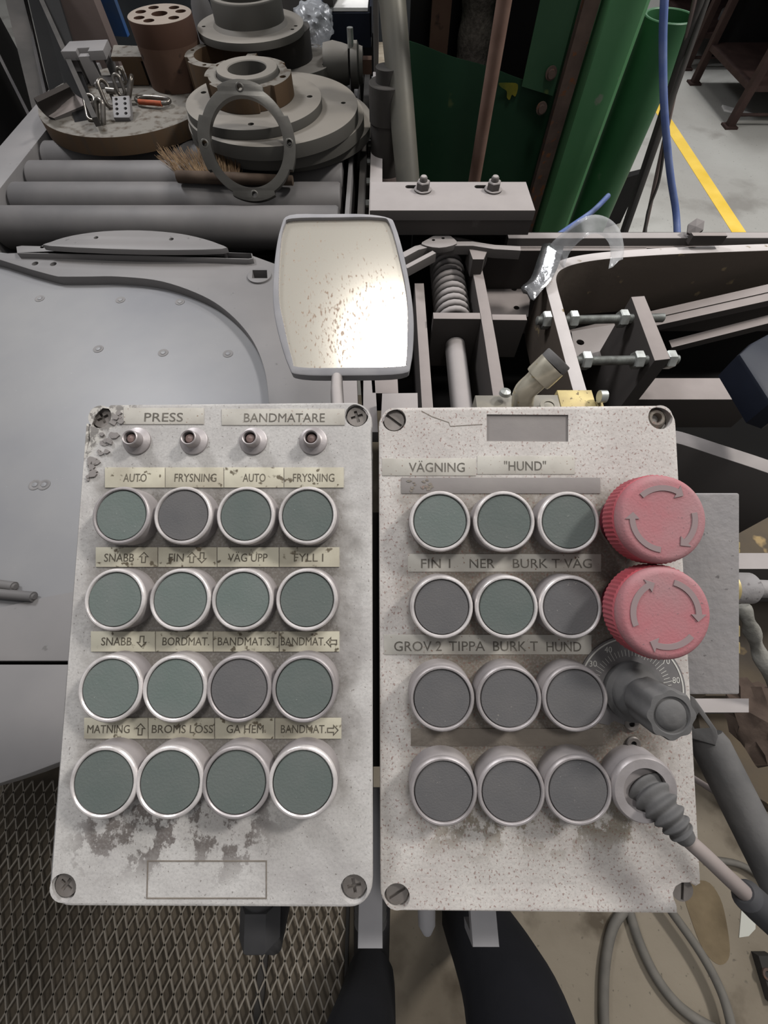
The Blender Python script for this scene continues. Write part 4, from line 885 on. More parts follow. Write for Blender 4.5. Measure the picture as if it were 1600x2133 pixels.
link(pz(252, 158, .935), .008, .008, .005, 1.4, 0, .1, 'shackle', M_CHAIN, t)
part('shackle_pin', MB().cyl(pz(222, 188, .93), pz(240, 190, .928), .0075, .0075, 14), M_CHAIN, t)
t = thing('carabiner', pz(320, 208, .905), 'long carabiner ring with an orange side beside the chain', 'carabiner')
a = pz(275, 205, .907); b = pz(362, 212, .907)
rc = []; ax_ = (b - a); L_ = ax_.length; ax_.normalize(); sd = Vector((-ax_.y, ax_.x, 0))
for k in range(41):
    q = 2 * PI * k / 40; rc.append(a + ax_ * (L_ / 2 + (L_ / 2 - .014) * math.copysign(abs(math.cos(q)) ** .6, math.cos(q))) + sd * (.018 * math.sin(q)))
part('ring_bar', MB().tube(rc, .0055, 12, caps=False), M_CHAIN, t)
part('orange_sleeve', MB().tube([a + ax_ * .03 - sd * .018, a + ax_ * (L_ - .03) - sd * .018], .0062, 12), M_ORANGE, t, 'orange side')
t = thing('perforated_block', pz(250, 215, .91), 'small grey block with eight holes leaning on the chain', 'block')
MBk = Matrix.Translation(pz(252, 222, .918)) @ Matrix.Rotation(math.radians(8), 4, 'Z') @ Matrix.Rotation(math.radians(22), 4, 'X')
hs = [circle(-.012 + .024 * i, -.022 + .0155 * j, .0048, 10) for i in range(2) for j in range(4)]
part('block_body', MB().prism([(-.023, -.033), (.02, -.036), (.025, -.03), (.025, .034), (-.023, .034)], hs, -.014, .0, MBk, .001), M_TABLE, t)
part('block_core', MB().box((0, 0, -.017), (.044, .064, .006), MBk), M_DARK, t)
# hand brush
t = thing('hand_brush', pz(400, 365, .86), 'hand brush with straw bristles lying on the rollers', 'brush')
a = pz(370, 368, .868); b = pz(610, 376, .868)
part('brush_back', MB().tube([a, a.lerp(b, .5), b], [.014, .014, .011], 12), M_BROOM, t)
random.seed(9); br = MB()
for k in range(520):
    u = random.random(); p = a.lerp(b, u * .55) + Vector((0, .004, random.uniform(0, .012))); 
    q = p + Vector((-.055 * (1 - u) + random.uniform(-.012, .012), .055 + random.uniform(-.012, .012), .012 + random.uniform(-.006, .024)))
    s = Vector((.0008, 0, 0)); br.add([p - s, p + s, q + s * .5, q - s * .5], [(0, 1, 2, 3)])
bo = part('bristles', br, M_BRISTLE, t, 'straw bristles', smooth_=False); bo['kind'] = 'stuff'

# ================================================================== CLAMP BLOCK WITH TWO BOLTS
t = thing('slotted_block', (.15, 1.04, .9), 'heavy grey block with two slots and bolts behind the mirror', 'block')
y0 = pz(770, 438, .95).y; x0 = pz(770, 438, .95).x; x1 = pz(1116, 438, .95).x; y1 = pz(800, 378, .95).y
sl = []
for a, b in ((848, 884), (992, 1028)):
    p = P2([(a, 389), (b, 389)], .95); sl.append(rrect(p[0][0] - .004, p[0][1] - .007, p[1][0], p[0][1] + .007, .0065, 3))
part('block_body', MB().prism([(x0, y0), (x1, y0), (x1 - .002, y1), (x0, y1)], sl, .93, .95, None, .002), M_DUSTL, t)
part('block_core', MB().prism([(x0 + .001, y0 + .001), (x1 - .001, y0 + .001), (x1 - .003, y1 - .001), (x0 + .001, y1 - .001)], [], .899, .930), M_DUST, t)
part('support_foot', MB().box((.17, 1.085, .78), (.2, .03, .238)), M_BLACK, t)
for px in (881, 1027):
    c = pz(px, 396, .95)
    bo = part('bolt', MB().lathe([(0, 0), (.0195, 0), (.0195, .003), (0, .003)], Matrix.Translation(c), 28), M_DUSTL, t)
    part('hex_nut', MB().lathe([(0, .003), (.0150, .003), (.0150, .016), (.0135, .0175), (0, .0175)], Matrix.Translation(c), 6, a0=.25), M_DUSTL, bo)
    part('bolt_end', MB().lathe([(0, .0175), (.0085, .0175), (.0085, .024), (.006, .027), (0, .0275)], Matrix.Translation(c), 18), M_DUSTL, bo)

# ================================================================== SPRING FRAME
t = thing('machine_frame', (.3, .8, .4), 'welded dusty steel frame with ribs and plates right of the mirror', 'machine frame')
def rib(pts, wd, z1, dep, m=M_DUST, nm='rib', bev=.0015): part(nm, MB().ribbon(pts, wd, z1 - dep, z1, None, bev), m, t)
rib([(.2125, 1.04), (.2165, .9), (.218, .80), (.2185, .7), (.217, .45)], .024, .85, .17)
rib([(.105, .782), (.206, .781)], .020, .85, .13)
rib([(.231, .780), (.305, .779)], .018, .848, .10)
rib([(.082, .92), (.083, .7), (.084, .45)], .022, .83, .17)
rib(P2([(838, 532), (868, 516), (905, 507), (985, 507), (1030, 514), (1085, 517)], .893), .017, .893, .02, M_DUSTL)
rib(P2([(845, 556), (875, 540), (905, 524)], .89), .012, .89, .02, M_DUSTL)
part('lug', MB().prism(P2(smooth([(878, 508), (892, 497), (908, 489), (925, 487), (940, 492), (952, 507), (915, 516)], 3, True), .896), [circle(*P2([q], .896)[0], .004, 8) for q in ((903, 500), (923, 496))], .884, .896, None, .001), M_DUSTL, t)
part('arm_plate', MB().prism(P2([(975, 512), (1020, 512), (1008, 540), (985, 540)], .885), [], .845, .885, None, .001), M_DUST, t)
rib([(.30, 1.060), (1.3, 1.063)], .024, .858, .16, M_DUSTL)
part('perforated_plate', MB().prism(P2([(1012, 580), (1108, 590), (1100, 660), (1020, 660)], .74), [circle(*P2([q], .74)[0], .0075, 12) for q in ((1071, 602), (1076, 641))], .73, .74), M_DUST, t)
part('rear_web', MB().box((.40, 1.035, .72), (.48, .012, .24)), M_DUST, t)
part('perforated_plate', MB().prism(P2([(1190, 690), (1320, 668), (1290, 720), (1265, 752), (1200, 752)], .70), [circle(*P2([(1209, 713)], .70)[0], .010, 14)], .69, .70, None, .001), M_DUSTL, t)
part('long_web', MB().box((.82, 1.045, .72), (.98, .012, .24)), M_DUST, t)
# curved L plate
cl = smooth([(1212, 820), (1206, 805), (1175, 692), (1158, 630), (1150, 600), (1147, 575), (1160, 556), (1196, 542), (1259, 532), (1364, 524), (1495, 518), (1640, 513), (1800, 508)], 4)
rib(P2(cl, .85), .030, .85, .0, M_DUSTL) if False else part('curved_plate', MB().ribbon(P2(cl, .85), .027, .70, .85, None, .002), mat('curved_plate_paint', (70, 62, 55), (176, 170, 168), 9, .06, .3, rough=.85, speck=(116, 102, 78), sscale=30, samt=.66, bump=.3), t)
for (a, b, y_) in (((1185, 700), (1680, 588), .955), ((1185, 716), (1680, 606), .93), ((1395, 722), (1680, 650), .90)):
    p = pyy(*a, y_); q = pyy(*b, y_); L_ = (q - p).length
    part('rail', MB().box((0, 0, L_ / 2), (.026, .018, L_), frame(p, q - p), .001), M_DUST, t)
part('dark_interior_fill', MB().box((.62, .85, .38), (1.25, .50, .04)), M_BLACK, t)  # added black floor; the frame interior's shade is put into its colour
part('rear_panel', MB().box((.62, 1.10, .62), (1.24, .012, .44)), M_BLACK, t)
part('left_panel', MB().box((.005, .72, .62), (.012, .78, .40)), M_BLACK, t)
part('cross_channel', MB().prism(P2([(1345, 787), (1552, 787), (1590, 832), (1300, 832)], .72), [], .62, .72, None, .002), M_DUST, t)
cv = smooth([(1390, 908), (1420, 912), (1494, 936), (1600, 971), (1700, 1010)], 4)
part('curved_rail', MB().ribbon(P2(cv, .85), .030, .66, .85, None, .002), M_DUSTL, t)
part('cross_bar', MB().prism(P2([(1500, 1152), (1900, 1152), (1900, 1185), (1500, 1185)], .80), [], .60, .80), M_DUSTL, t)
part('cross_bar', MB().prism(P2([(1430, 1455), (1560, 1455), (1560, 1484), (1430, 1484)], .85), [], 0, .85), M_DUSTL, t)
# end plate with threaded rods
ep = P2([(1315, 618), (1343, 616), (1397, 747), (1364, 751)], .85)
part('end_plate', MB().prism(ep, [], .58, .85, None, .0015), M_DUST, t)
def rod(p0, p1, nuts, z, nm='threaded_rod'):
    a = pz(*p0, z); b = pz(*p1, z); n = 90; d = (b - a).normalized(); L_ = (b - a).length; nseg = int(L_ / .0022); pr = [(0, 0)]
    for k in range(nseg): pr += [(.0078, k * .0022), (.0093, k * .0022 + .0011)]
    pr += [(.0078, nseg * .0022), (0, nseg * .0022)]
    o = part(nm, MB().lathe(pr, frame(a, d), 14), M_ZINC, t)
    for q in nuts:
        c = pz(*q, z); c = a + d * (c - a).dot(d); part('hex_nut', MB().lathe([(0, -.009), (.0165, -.009), (.0185, -.007), (.0185, .007), (.0165, .009), (0, .009)], frame(c, d), 6), M_ZINC, o)
rod((1118, 668), (1383, 662), ((1137, 668), (1192, 665), (1296, 664)), .832)
rod((1190, 752), (1413, 749), ((1219, 752), (1328, 752), (1394, 751)), .832)
# spring and rod
t = thing('coil_spring', (.158, .97, .80), 'thick coil spring lying inside the dusty steel frame', 'spring')
pts = []; turns = 12.5; n = int(turns * 20)
for k in range(n + 1):
    a = 2 * PI * k / 20; pts.append((.157 + .0335 * math.cos(a), 1.085 - .268 * k / n, .80 + .0335 * math.sin(a)))
part('coil', MB().tube(pts, .0088, 10), M_DUSTL, t)
part('spring_leg', MB().tube([(.157, 1.075, .838), (.19, 1.062, .842), (.262, 1.035, .84)], .0085, 12), M_DUSTL, t)
tag(obj('push_rod', MB().lathe([(0, 0), (.021, 0), (.0225, .002), (.0225, .42), (0, .42)], frame((.160, .768, .785), (0, -1, 0)), 28), M_DUSTL), 'thick dusty round rod running from the spring towards the right box', 'rod')
# navy block at the right edge
t = thing('navy_machine_cover', pz(1570, 760, .95), 'dark navy blue cover corner at the right edge of the picture', 'cover')
q = P2([(1540, 736), (1566, 712), (1700, 640), (1760, 800), (1640, 850), (1606, 838)], 1.0)
part('cover_body', MB().prism(q, [], .955, 1.0, None, .006), M_NAVY, t)
# rags and machine base at lower right
def blob(name, c, s, m, lab, cat, seed):
    random.seed(seed); b_ = bmesh.new(); bmesh.ops.create_icosphere(b_, subdivisions=3, radius=1); vs = []
    for v in b_.verts:
        p = v.co; k = 1 + .2 * math.sin(p.x * 5 + seed) * math.cos(p.y * 7) + .14 * math.sin(p.z * 11 + p.x * 7)
        vs.append((c[0] + p.x * s[0] * k, c[1] + p.y * s[1] * k, c[2] + p.z * s[2] * k))
    o = MB().add(vs, [tuple(v.index for v in f.verts) for f in b_.faces]); b_.free(); return tag(obj(name, o, m), lab, cat)
c = pz(1590, 1500, .72); blob('rusty_rag', c, (.05, .06, .03), M_RAG, 'crumpled rusty brown rag at the right edge beside the grey side box', 'rag', 4)
tag(obj('frayed_rope', MB().tube(smooth([tuple(pdp(*p)) for p in ((1545, 1262, .5), (1562, 1300, .5), (1575, 1340, .52), (1600, 1400, .52), (1640, 1480, .55))], 5), [.008 + .0015 * math.sin(k * 1.1) for k in range(21)], 9), M_RAGW), 'frayed grey strip of cloth hanging at the right edge under the coupling', 'rag')
t = thing('lower_machine_base', (.75, .15, 0), 'dark dirty machine base under the side box', 'machine base')
part('base_housing', MB().box((.95, .30, .30), (.7, .5, .60), None, .01), M_GRIMEB, t)
part('base_plate', MB().prism(P2([(1452, 1475), (1560, 1475), (1600, 1560), (1640, 1700), (1560, 1650), (1460, 1530)], .5), [], .44, .5, None, .003), M_GRIMEB, t)

# ================================================================== PLASTIC AND FOIL
def sheet(name, A, B, m, lab, cat, th=.0006):
    b_ = MB(); n = len(A); v = []
    for p, q in zip(A, B):
        p = Vector(p); q = Vector(q); v += [p, p.lerp(q, .33) + Vector((0, 0, .004)), p.lerp(q, .66) - Vector((0, 0, .003)), q]
    f = [(4 * i + k, 4 * i + 4 + k, 4 * i + 5 + k, 4 * i + 1 + k) for i in range(n - 1) for k in range(3)]; b_.add(v, f)
    o = tag(obj(name, b_, m, angle=60), lab, cat); md = o.modifiers.new('thickness', 'SOLIDIFY'); md.thickness = th; return o
A = [pz(x, y, z) for x, y, z in ((1142, 515, .87), (1155, 500, .90), (1185, 475, .93), (1210, 456, .95), (1240, 447, .95), (1270, 456, .94), (1292, 480, .92), (1300, 515, .89), (1298, 540, .87))]
B = [pz(x, y, z) for x, y, z in ((1175, 560, .86), (1185, 530, .88), (1200, 510, .90), (1218, 495, .92), (1240, 486, .92), (1258, 494, .91), (1270, 510, .90), (1272, 535, .88), (1268, 560, .87))]
sheet('plastic_wrap', smooth([tuple(p) for p in A], 4), smooth([tuple(p) for p in B], 4), M_PLAST, 'curled strip of clear plastic film over the curved steel plate', 'plastic film')
A = [pz(x, y, z) for x, y, z in ((1130, 508, .88), (1118, 545, .87), (1105, 580, .86), (1086, 598, .855), (1090, 612, .84))]
B = [pz(x, y, z) for x, y, z in ((1175, 512, .88), (1166, 545, .875), (1150, 580, .87), (1128, 606, .86), (1112, 626, .85))]
sheet('foil_strip', smooth([tuple(p) for p in A], 3), smooth([tuple(p) for p in B], 3), M_FOIL, 'crinkled silver foil strip hanging beside the curved plate', 'foil')

# ================================================================== GREEN COLUMN, PIPES
t = thing('green_column', (.4, 1.75, 0), 'large green painted machine column with folded sheet panels', 'machine column')
Y = 1.72
def vx(px, py, y): return pyy(px, py, y).x
def vpanel(nm, pts, y, th, m, wav=0, wn=3, bevel=0):
    """upright sheet, outline given in metres x,z; wavy in plan"""
    M = Matrix(((1, 0, 0, 0), (0, 0, -1, y), (0, 1, 0, 0), (0, 0, 0, 1))); return part(nm, MB().prism(pts, [], -th, 0, M, bevel), m, t)
def wavy(nm, x0, x1, ztop, z0, y, amp, nw, m, th=.004, ph=0):
    b_ = MB(); n = 48; v = []; f = []
    for i in range(n + 1):
        u = i / n; x = x0 + (x1 - x0) * u; yy = y + amp * math.sin(u * nw * 2 * PI + ph); zt = ztop(u)
        v += [(x, yy, z0), (x, yy, zt), (x, yy + th, zt), (x, yy + th, z0)]
    for i in range(n):
        for k in range(4): f.append((4 * i + k, 4 * i + 4 + k, 4 * i + 4 + (k + 1) % 4, 4 * i + (k + 1) % 4))
    f += [(0, 1, 2, 3), (4 * n + 3, 4 * n + 2, 4 * n + 1, 4 * n)]
    b_.add(v, f); return part(nm, b_, m, t)
pA = pyy(850, 83, Y); pB = pyy(1110, 192, Y)
wavy('lower_panel', .035, pB.x + .075, lambda u: pA.z + .004 + (pB.z - pA.z) * u, 0, Y, .007, 2.3, M_GREEND)
p1 = pyy(1120, 0, Y - .03); p2 = pyy(1205, 0, Y - .03); p3 = pyy(1087, 180, Y - .03); p4 = pyy(1152, 200, Y - .03)
vpanel('upper_panel', [(p3.x, p3.z), (p4.x, p4.z), (p4.x, 1.6), (p3.x, 1.6)], Y - .03, .004, mat('mid_green_paint', (38, 68, 46), (50, 80, 56), 5, .45, rough=.5, speck=(92, 108, 60), sscale=14, samt=.68, bump=.03))
for q in ((1148, 152), (1128, 225)):
    c = pyy(*q, Y - .035); part('bolt', MB().cyl(c, c - Vector((0, .012, 0)), .010, .010, 12), M_RUST, t)
    part('washer', MB().cyl(c, c - Vector((0, .004, 0)), .016, .016, 16), M_RUST, t)
c = pyy(1065, 190, Y - .02); part('paint_patch', MB().prism(smooth([(-.04, .015), (-.01, .016), (.018, .012), (.018, -.014), (.006, -.010), (.002, -.022), (-.008, -.016), (-.012, -.002), (-.03, .006)], 3, True), [], -.001, 0, Matrix(((1, 0, 0, c.x), (0, 0, -1, Y - .0125), (0, 1, 0, c.z), (0, 0, 0, 1)))), M_YELW, t, 'worn yellow paint patch')
# rusty square edge post and the broad green strip right of it
xa = vx(1180, 200, 1.66); part('edge_post', MB().box((xa, 1.685, .80), (.042, .03, 1.6)), M_RUST, t)
x0 = vx(1212, 200, 1.62); x1 = vx(1290, 200, 1.62)
pts = [(x0, 1.62), (x0 + .045, 1.60), (x0 + .085, 1.61), (x0 + .10, 1.66), (x0 + .13, 1.70), (x0 + .16, 1.78), (x0 + .16, 1.79), (x0, 1.79)]
part('folded_strip', MB().prism(pts, [], 0, 1.6), M_GREENL, t)
part('recess_shade_back', MB().box((.335, 2.06, .8), (.50, .02, 1.6)), M_BLACK, t)  # black back sheet; shade of the opening is put into its colour
part('recess_side', MB().box((.045, 1.90, .8), (.01, .33, 1.6)), M_GREEND, t)
part('recess_side', MB().box((.60, 1.92, .8), (.012, .27, 1.6)), M_GREEN, t)
part('brown_strip', MB().box((vx(915, 50, 2.0), 1.98, .8), (.06, .04, 1.6)), M_BROWN, t)
xi = vx(992, 60, 1.92)
bt = MB(); n = 80; prof = []
for k in range(n + 1):
    z = k / n * 1.6; prof.append((.055 + .004 * math.sin(z * 60) + .006 * math.sin(z * 23 + 1), z))
bt.lathe([(0, 0)] + prof + [(0, 1.6)], Matrix.Translation((xi, 1.93, 0)), 26); part('lagged_pipe', bt, M_INSUL, t, 'fluffy grey lagging')
xg = .815; t = thing('green_pipe', (xg, 1.8, 0), 'open green steel pipe standing beside the green column', 'pipe')
part('pipe_body', MB().lathe([(.063, 0), (.072, 0), (.072, 1.041), (.070, 1.043), (.065, 1.043), (.063, 1.041)], Matrix.Translation((xg, 1.8, 0)), 48, closed=True), M_GREEN, t)
tag(obj('rusty_rod', MB().cyl(Vector((pyy(1020, 185, 1.52).x, 1.52, 0)), Vector((pyy(1020, 185, 1.52).x, 1.52, 1.65)), .0185, .0185, 20), M_RROD), 'slim red-brown rod standing in front of the dark opening', 'rod')
a = pyy(850, 378, 1.40); b = pyy(812, -60, 1.62); tag(obj('grey_pipe', MB().cyl(a - (b - a).normalized() * .12, b, .0335, .0335, 32), M_PIPEG), 'worn grey pipe leaning beside the disc stack', 'pipe')
c = pyy(806, 260, 1.52); t = thing('dark_cylinder', (c.x, 1.52, 0), 'dark stepped steel cylinder standing behind the leaning grey pipe', 'cylinder')
zt_ = pyy(806, 172, 1.52).z; part('cylinder_body', MB().lathe([(0, .3), (.047, .3), (.047, zt_ - .08), (.049, zt_ - .078), (.049, zt_), (.047, zt_ + .002), (.03, zt_ + .002), (.03, zt_ + .03), (0, zt_ + .03)], Matrix.Translation((c.x, 1.52, 0)), 36), M_DARK, t)
part('band', MB().lathe([(.047, zt_ - .27), (.0485, zt_ - .268), (.0485, zt_ - .20), (.047, zt_ - .198)], Matrix.Translation((c.x, 1.52, 0)), 36), M_POST, t)
part('base', MB().box((c.x, 1.52, .15), (.12, .12, .30)), M_DARK, t)
# hoses and thin rods
def tubeobj(name, pts, r, m, lab, cat, group=None):
    return tag(obj(name, MB().tube(smooth([tuple(p) for p in pts], 6), r, 12), m), lab, cat, group)
tubeobj('blue_air_hose', [pyy(1392, -120, 1.45), pyy(1384, 0, 1.42), pyy(1381, 100, 1.40), pyy(1384, 230, 1.36), pyy(1396, 360, 1.32), pyy(1408, 440, 1.28), pyy(1411, 500, 1.22), pyy(1410, 560, 1.16)], .0085, M_BLUE, 'blue air hose hanging down in front of the green pipe', 'hose')
tubeobj('blue_air_hose', [pyy(1267, 408, 1.4), pyy(1235, 440, 1.34), pyy(1195, 468, 1.28), pyy(1160, 492, 1.2)], .0075, M_BLUE, 'short blue hose end crossing the foot of the green pipe', 'hose')
for k, (a, b, r, m, lab) in enumerate((((1466, -20), (1300, 478), .0105, M_DARK, 'thickest dark thin rod leaning right of the blue hose'), ((1452, -20), (1352, 440), .006, M_POST, 'slim grey-brown rod leaning nearest the green pipe'), ((1480, -20), (1368, 300), .007, M_DARK, 'rightmost slim dark rod leaning beside the blue hose'))):
    p = pyy(*a, 1.62); q = pyy(*b, 1.50); tag(obj('leaning_rod', MB().cyl(q + (q - p).normalized() * .35, p, r, r, 12), m), lab, 'rod', 'rods leaning by the blue hose')
tubeobj('thin_wire', [pyy(1385, 300, 1.5), pyy(1372, 380, 1.47), pyy(1350, 440, 1.44), pyy(1345, 485, 1.4), pyy(1343, 540, 1.3)], .004, M_DARK, 'thin dark wire tied to the leaning rods', 'wire')
t = thing('hex_bolt_stop', pz(1460, 480, .9), 'small grey bolt and plate on the long frame bar', 'bolt')
c = pz(1447, 478, .87); part('bolt_head', MB().lathe([(0, 0), (.016, 0), (.018, .004), (.018, .016), (0, .018)], frame(c, (-.4, -.5, .6)), 6), M_DUSTL, t)
part('stop_plate', MB().prism(P2([(1440, 484), (1512, 484), (1516, 491), (1445, 491)], .88), [], .86, .88, None, .001), M_DUST, t)
c = pz(1318, 345, .3); tag(obj('angle_bracket', MB().prism([(c.x - .05, c.y - .05), (c.x + .09, c.y + .02), (c.x + .09, c.y + .06), (c.x - .05, c.y + .0)], [], 0, .26), M_BLACK), 'small black bracket sticking out behind the green pipe', 'bracket')

# ================================================================== BACKGROUND LEFT
t = thing('dark_cabinet', (-1.6, 2.2, 0), 'dark cabinet side behind the upper left corner', 'cabinet')
part('cabinet_side', MB().box((-2.35, 2.25, .9), (.9, 1.75, 1.8)), M_BLACK, t)
part('cabinet_back', MB().box((-.75, 3.15, .75), (1.9, .1, 1.5)), mat('dark_blue_grey_panel', (36, 39, 42), (50, 52, 54), 4, .5, rough=.7), t)
GL = 'dark upright bars in the upper left corner'
dl = ['pale edged bar leaning nearest the left picture edge', 'grey slim bar leaning second from the left edge', 'dark wide bar between the two slim bars', 'dark bar beside the slim grey bar', 'black flat bar beside the mauve post', 'narrow bar with a light edge against the mauve post']
for k, (a, b, wd, m) in enumerate((((-60, 0), (72, 262), .010, M_BAR), ((50, -10), (95, 190), .010, M_BAR), ((30, -10), (88, 220), .06, M_DARK), ((75, -10), (125, 200), .05, M_BLACK), ((102, -10), (150, 150), .06, M_BLACK), ((82, -10), (146, 132), .014, M_DARK))):
    p = pyy(*a, 2.5 - .05 * k); q = pyy(*b, 1.95 - .03 * k); q2 = q + (q - p).normalized() * .35; d = (p - q2).normalized()
    tag(obj('steel_bar', MB().box((0, 0, (p - q2).length / 2 + .1), (wd, .02, (p - q2).length + .2), frame(q2, d), .001), m), dl[k], 'bar', GL)
t = thing('mauve_post', (-1.15, 2.5, 0), 'broad dusty mauve steel post behind the large disc', 'post')
xa, xb = vx(108, 0, 2.45), vx(195, 0, 2.45); part('post_face', MB().box(((xa + xb) / 2, 2.48, .8), (xb - xa, .06, 1.6), None, .004), M_POST, t)
part('post_flange', MB().box((xa - .02, 2.56, .8), (.03, .2, 1.6)), M_BROWN, t)
tag(obj('blue_plastic_sheet', MB().prism([(vx(198, 20, 2.6), 2.62), (vx(245, 20, 2.6), 2.60), (vx(245, 20, 2.6), 2.63), (vx(198, 20, 2.6), 2.66)], [], .80, 1.5), M_BLUEC), 'bright blue sheet hanging behind the mauve post', 'sheet')
t = thing('rear_machine_part', (-.2, 2.75, 0), 'dark rear machine housing with bolts at the top edge', 'machine')
part('housing', MB().box((-.30, 2.78, .55), (.55, .3, .98), None, .01), M_DARK, t)
for x in (-.18, -.13, -.24): part('bolt_head', MB().lathe([(0, 0), (.02, 0), (.02, .015), (.012, .02), (0, .02)], Matrix.Translation((x, 2.70, 1.04)), 6), M_ROLL, t)
t = thing('plank_stack', (0, 2.3, 0), 'stack of pale wooden planks behind the conveyor end', 'planks')
for k, (x0, x1, y0, y1, z) in enumerate(((-.035, .03, 1.87, 2.95, .62), (-.035, .025, 1.70, 1.86, .57), (.0, .03, 1.72, 1.84, .63))):
    part('plank', MB().box(((x0 + x1) / 2, (y0 + y1) / 2, z), (x1 - x0, y1 - y0, .05), None, .002), M_WOOD, t)
part('plank', MB().box((-.0, 2.45, .672), (.06, 1.0, .05), None, .002), M_WOOD, t)
part('trestle', MB().box((.01, 2.4, .26), (.08, .9, .52)), M_DARK, t)
tubeobj('chrome_tube', [(-.045, 2.12, .80), (.03, 2.12, .80), (.05, 2.12, .80)], .022, M_ZINC, 'short chrome tube between the crate and the leaning pipe', 'tube')

# ================================================================== RACKS UPPER RIGHT
def rack(x0, y0, x1, y1, levels, lab, sd):
    t = thing('storage_rack', ((x0 + x1) / 2, (y0 + y1) / 2, 0), lab, 'rack')
    for x in (x0, (x0 + x1) / 2, x1):
        for y in (y0, y1):
            lg = part('leg', MB().box((x, y, .62), (.05, .05, 1.24)), M_RACK, t); part('foot_plate', MB().box((x, y, .006), (.09, .09, .012)), M_RACK, lg)
    for z in levels:
        part('shelf', MB().box(((x0 + x1) / 2, (y0 + y1) / 2, z), (x1 - x0 + .04, y1 - y0 + .04, .03)), M_RACK, t)
    part('crossbar', MB().cyl((x0, y0, .07), (x1, y0, .07), .01, .01, 8), M_RACK, t)
    part('back_sheet', MB().box(((x0 + x1) / 2, y1 + .03, .7), (x1 - x0, .01, 1.1)), M_BLACK, t)
rack(2.57, 3.975, 3.9, 4.75, (.215, .62, 1.02), 'brown steel rack at the right edge of the picture', 1)
rack(2.60, 5.05, 4.1, 5.85, (.20, .60, 1.0), 'brown steel rack farther back holding discs', 2)
random.seed(2)
DL = []
for k, (x, y, z, r) in enumerate(((3.0, 5.3, .2, .17), (3.35, 5.35, .2, .2), (2.86, 5.35, .6, .16), (3.2, 5.4, .6, .2), (2.86, 4.3, .62, .18), (3.25, 4.35, .62, .2), (3.3, 4.4, .23, .22))):
    z += .016; lab = ['pale blank disc on the low shelf of the farther rack, left one', 'pale blank disc on the low shelf of the farther rack, right one', 'steel disc on the middle shelf of the farther rack, left one', 'steel disc on the middle shelf of the farther rack, right one', 'steel disc on the middle shelf of the nearer rack, left one', 'steel disc on the middle shelf of the nearer rack, right one', 'steel disc on the low shelf of the nearer rack'][k]
    tag(obj('steel_blank', MB().prism(circle(x, y, r, 40), [], z, z + .05, None, .003), M_ROLL if k in (0, 1) else M_DISC), lab, 'disc', 'disc blanks on the racks')
tag(obj('floor_scrap', MB().prism(P2([(1505, 218), (1578, 238), (1560, 240), (1510, 228)], .01), [], 0, .01), M_PAPER), 'white sheet lying on the floor under the farther rack', 'sheet')

# ================================================================== LOWER PART: GRATE, CABLES, TAPE
t = thing('floor_grate', (-.6, -.35, 0), 'expanded metal walkway mesh on the floor at the lower left', 'grate')
b_ = MB(); cw, ch, r = .029, .058, .0018; nx_, ny_ = 35, 13; X0, Y0 = -1.10, -.86
def strand(a, b):
    a = Vector(a); b = Vector(b); d = (b - a).normalized(); n = Vector((-d.y, d.x, 0)) * r; z = Vector((0, 0, .004))
    b_.add([a - n, a + n, a + n + z, a - n + z, b - n, b + n, b + n + z, b - n + z], [(0, 4, 5, 1), (1, 5, 6, 2), (2, 6, 7, 3), (3, 7, 4, 0)])
for i in range(nx_):
    for j in range(ny_):
        if i >= 29 and j < 3 and not (i < 31 and j < 2): continue
        x = X0 + i * cw; y = Y0 + j * ch
        for sx in (-1, 1):
            for sy in (-1, 1): strand((x + sx * cw / 2, y, .022), (x, y + sy * ch / 2, .022))
part('expanded_sheet', b_, M_GRATE, t)['kind'] = 'stuff'
part('grate_shade_sheet', MB().box((-.60, -.47, .003), (1.0, .80, .006)), mat('brown_under_grate_shade', (98, 89, 77), (74, 67, 58), 9, .5, rough=.9, bump=.4), t)  # added sheet; the shade under the mesh is put into its brown
part('edge_bar', MB().box((-.093, -.47, .012), (.008, .76, .024)), M_DARK, t)
part('support_bar', MB().box((-.30, -.47, .012), (.02, .80, .018)), M_DARK, t)
tubeobj('floor_cable', [pz(x, y, .012) for x, y in ((1360, 1780), (1310, 1880), (1278, 1930), (1262, 2000), (1258, 2080), (1262, 2160), (1290, 2300))], .0115, M_CABLEF, 'leftmost of the three grey cables curving over the stained floor', 'cable', 'cables on the floor')
tubeobj('floor_cable', [pz(x, y, .012) for x, y in ((1290, 1820), (1312, 1900), (1335, 1970), (1370, 2040), (1420, 2100), (1490, 2145), (1600, 2190))], .0115, M_CABLEF, 'middle one of the three grey floor cables, sweeping right at its lower end', 'cable', 'cables on the floor')
tubeobj('floor_cable', [pz(x, y, .035) for x, y in ((1350, 1830), (1400, 1900), (1460, 1985), (1500, 2060), (1522, 2130), (1535, 2220))], .0105, M_CABLEF, 'rightmost of the three grey floor cables, nearly straight', 'cable', 'cables on the floor')
tubeobj('floor_cable', [pz(x, y, .10) for x, y in ((1440, 1560), (1500, 1600), (1560, 1640), (1650, 1700))], .012, M_CABLEF, 'short grey cable passing under the lever arm at the right edge', 'cable')
tubeobj('floor_cable', [pz(x, y, .02) for x, y in ((1480, 1790), (1540, 1800), (1590, 1830), (1680, 1900))], .008, M_CABLEF, 'thin grey cable crossing under the black sleeve', 'cable')
tag(obj('white_tape_scrap', MB().prism(P2([(1545, 1895), (1575, 1900), (1574, 1935), (1560, 1950), (1540, 1953)], .002), [], 0, .002), M_TAPEW), 'scrap of white tape stuck to the floor near the right edge', 'tape')
t = thing('floor_socket', pz(1585, 2030, 0), 'small dark metal fitting on the floor at the lower right edge', 'fitting')
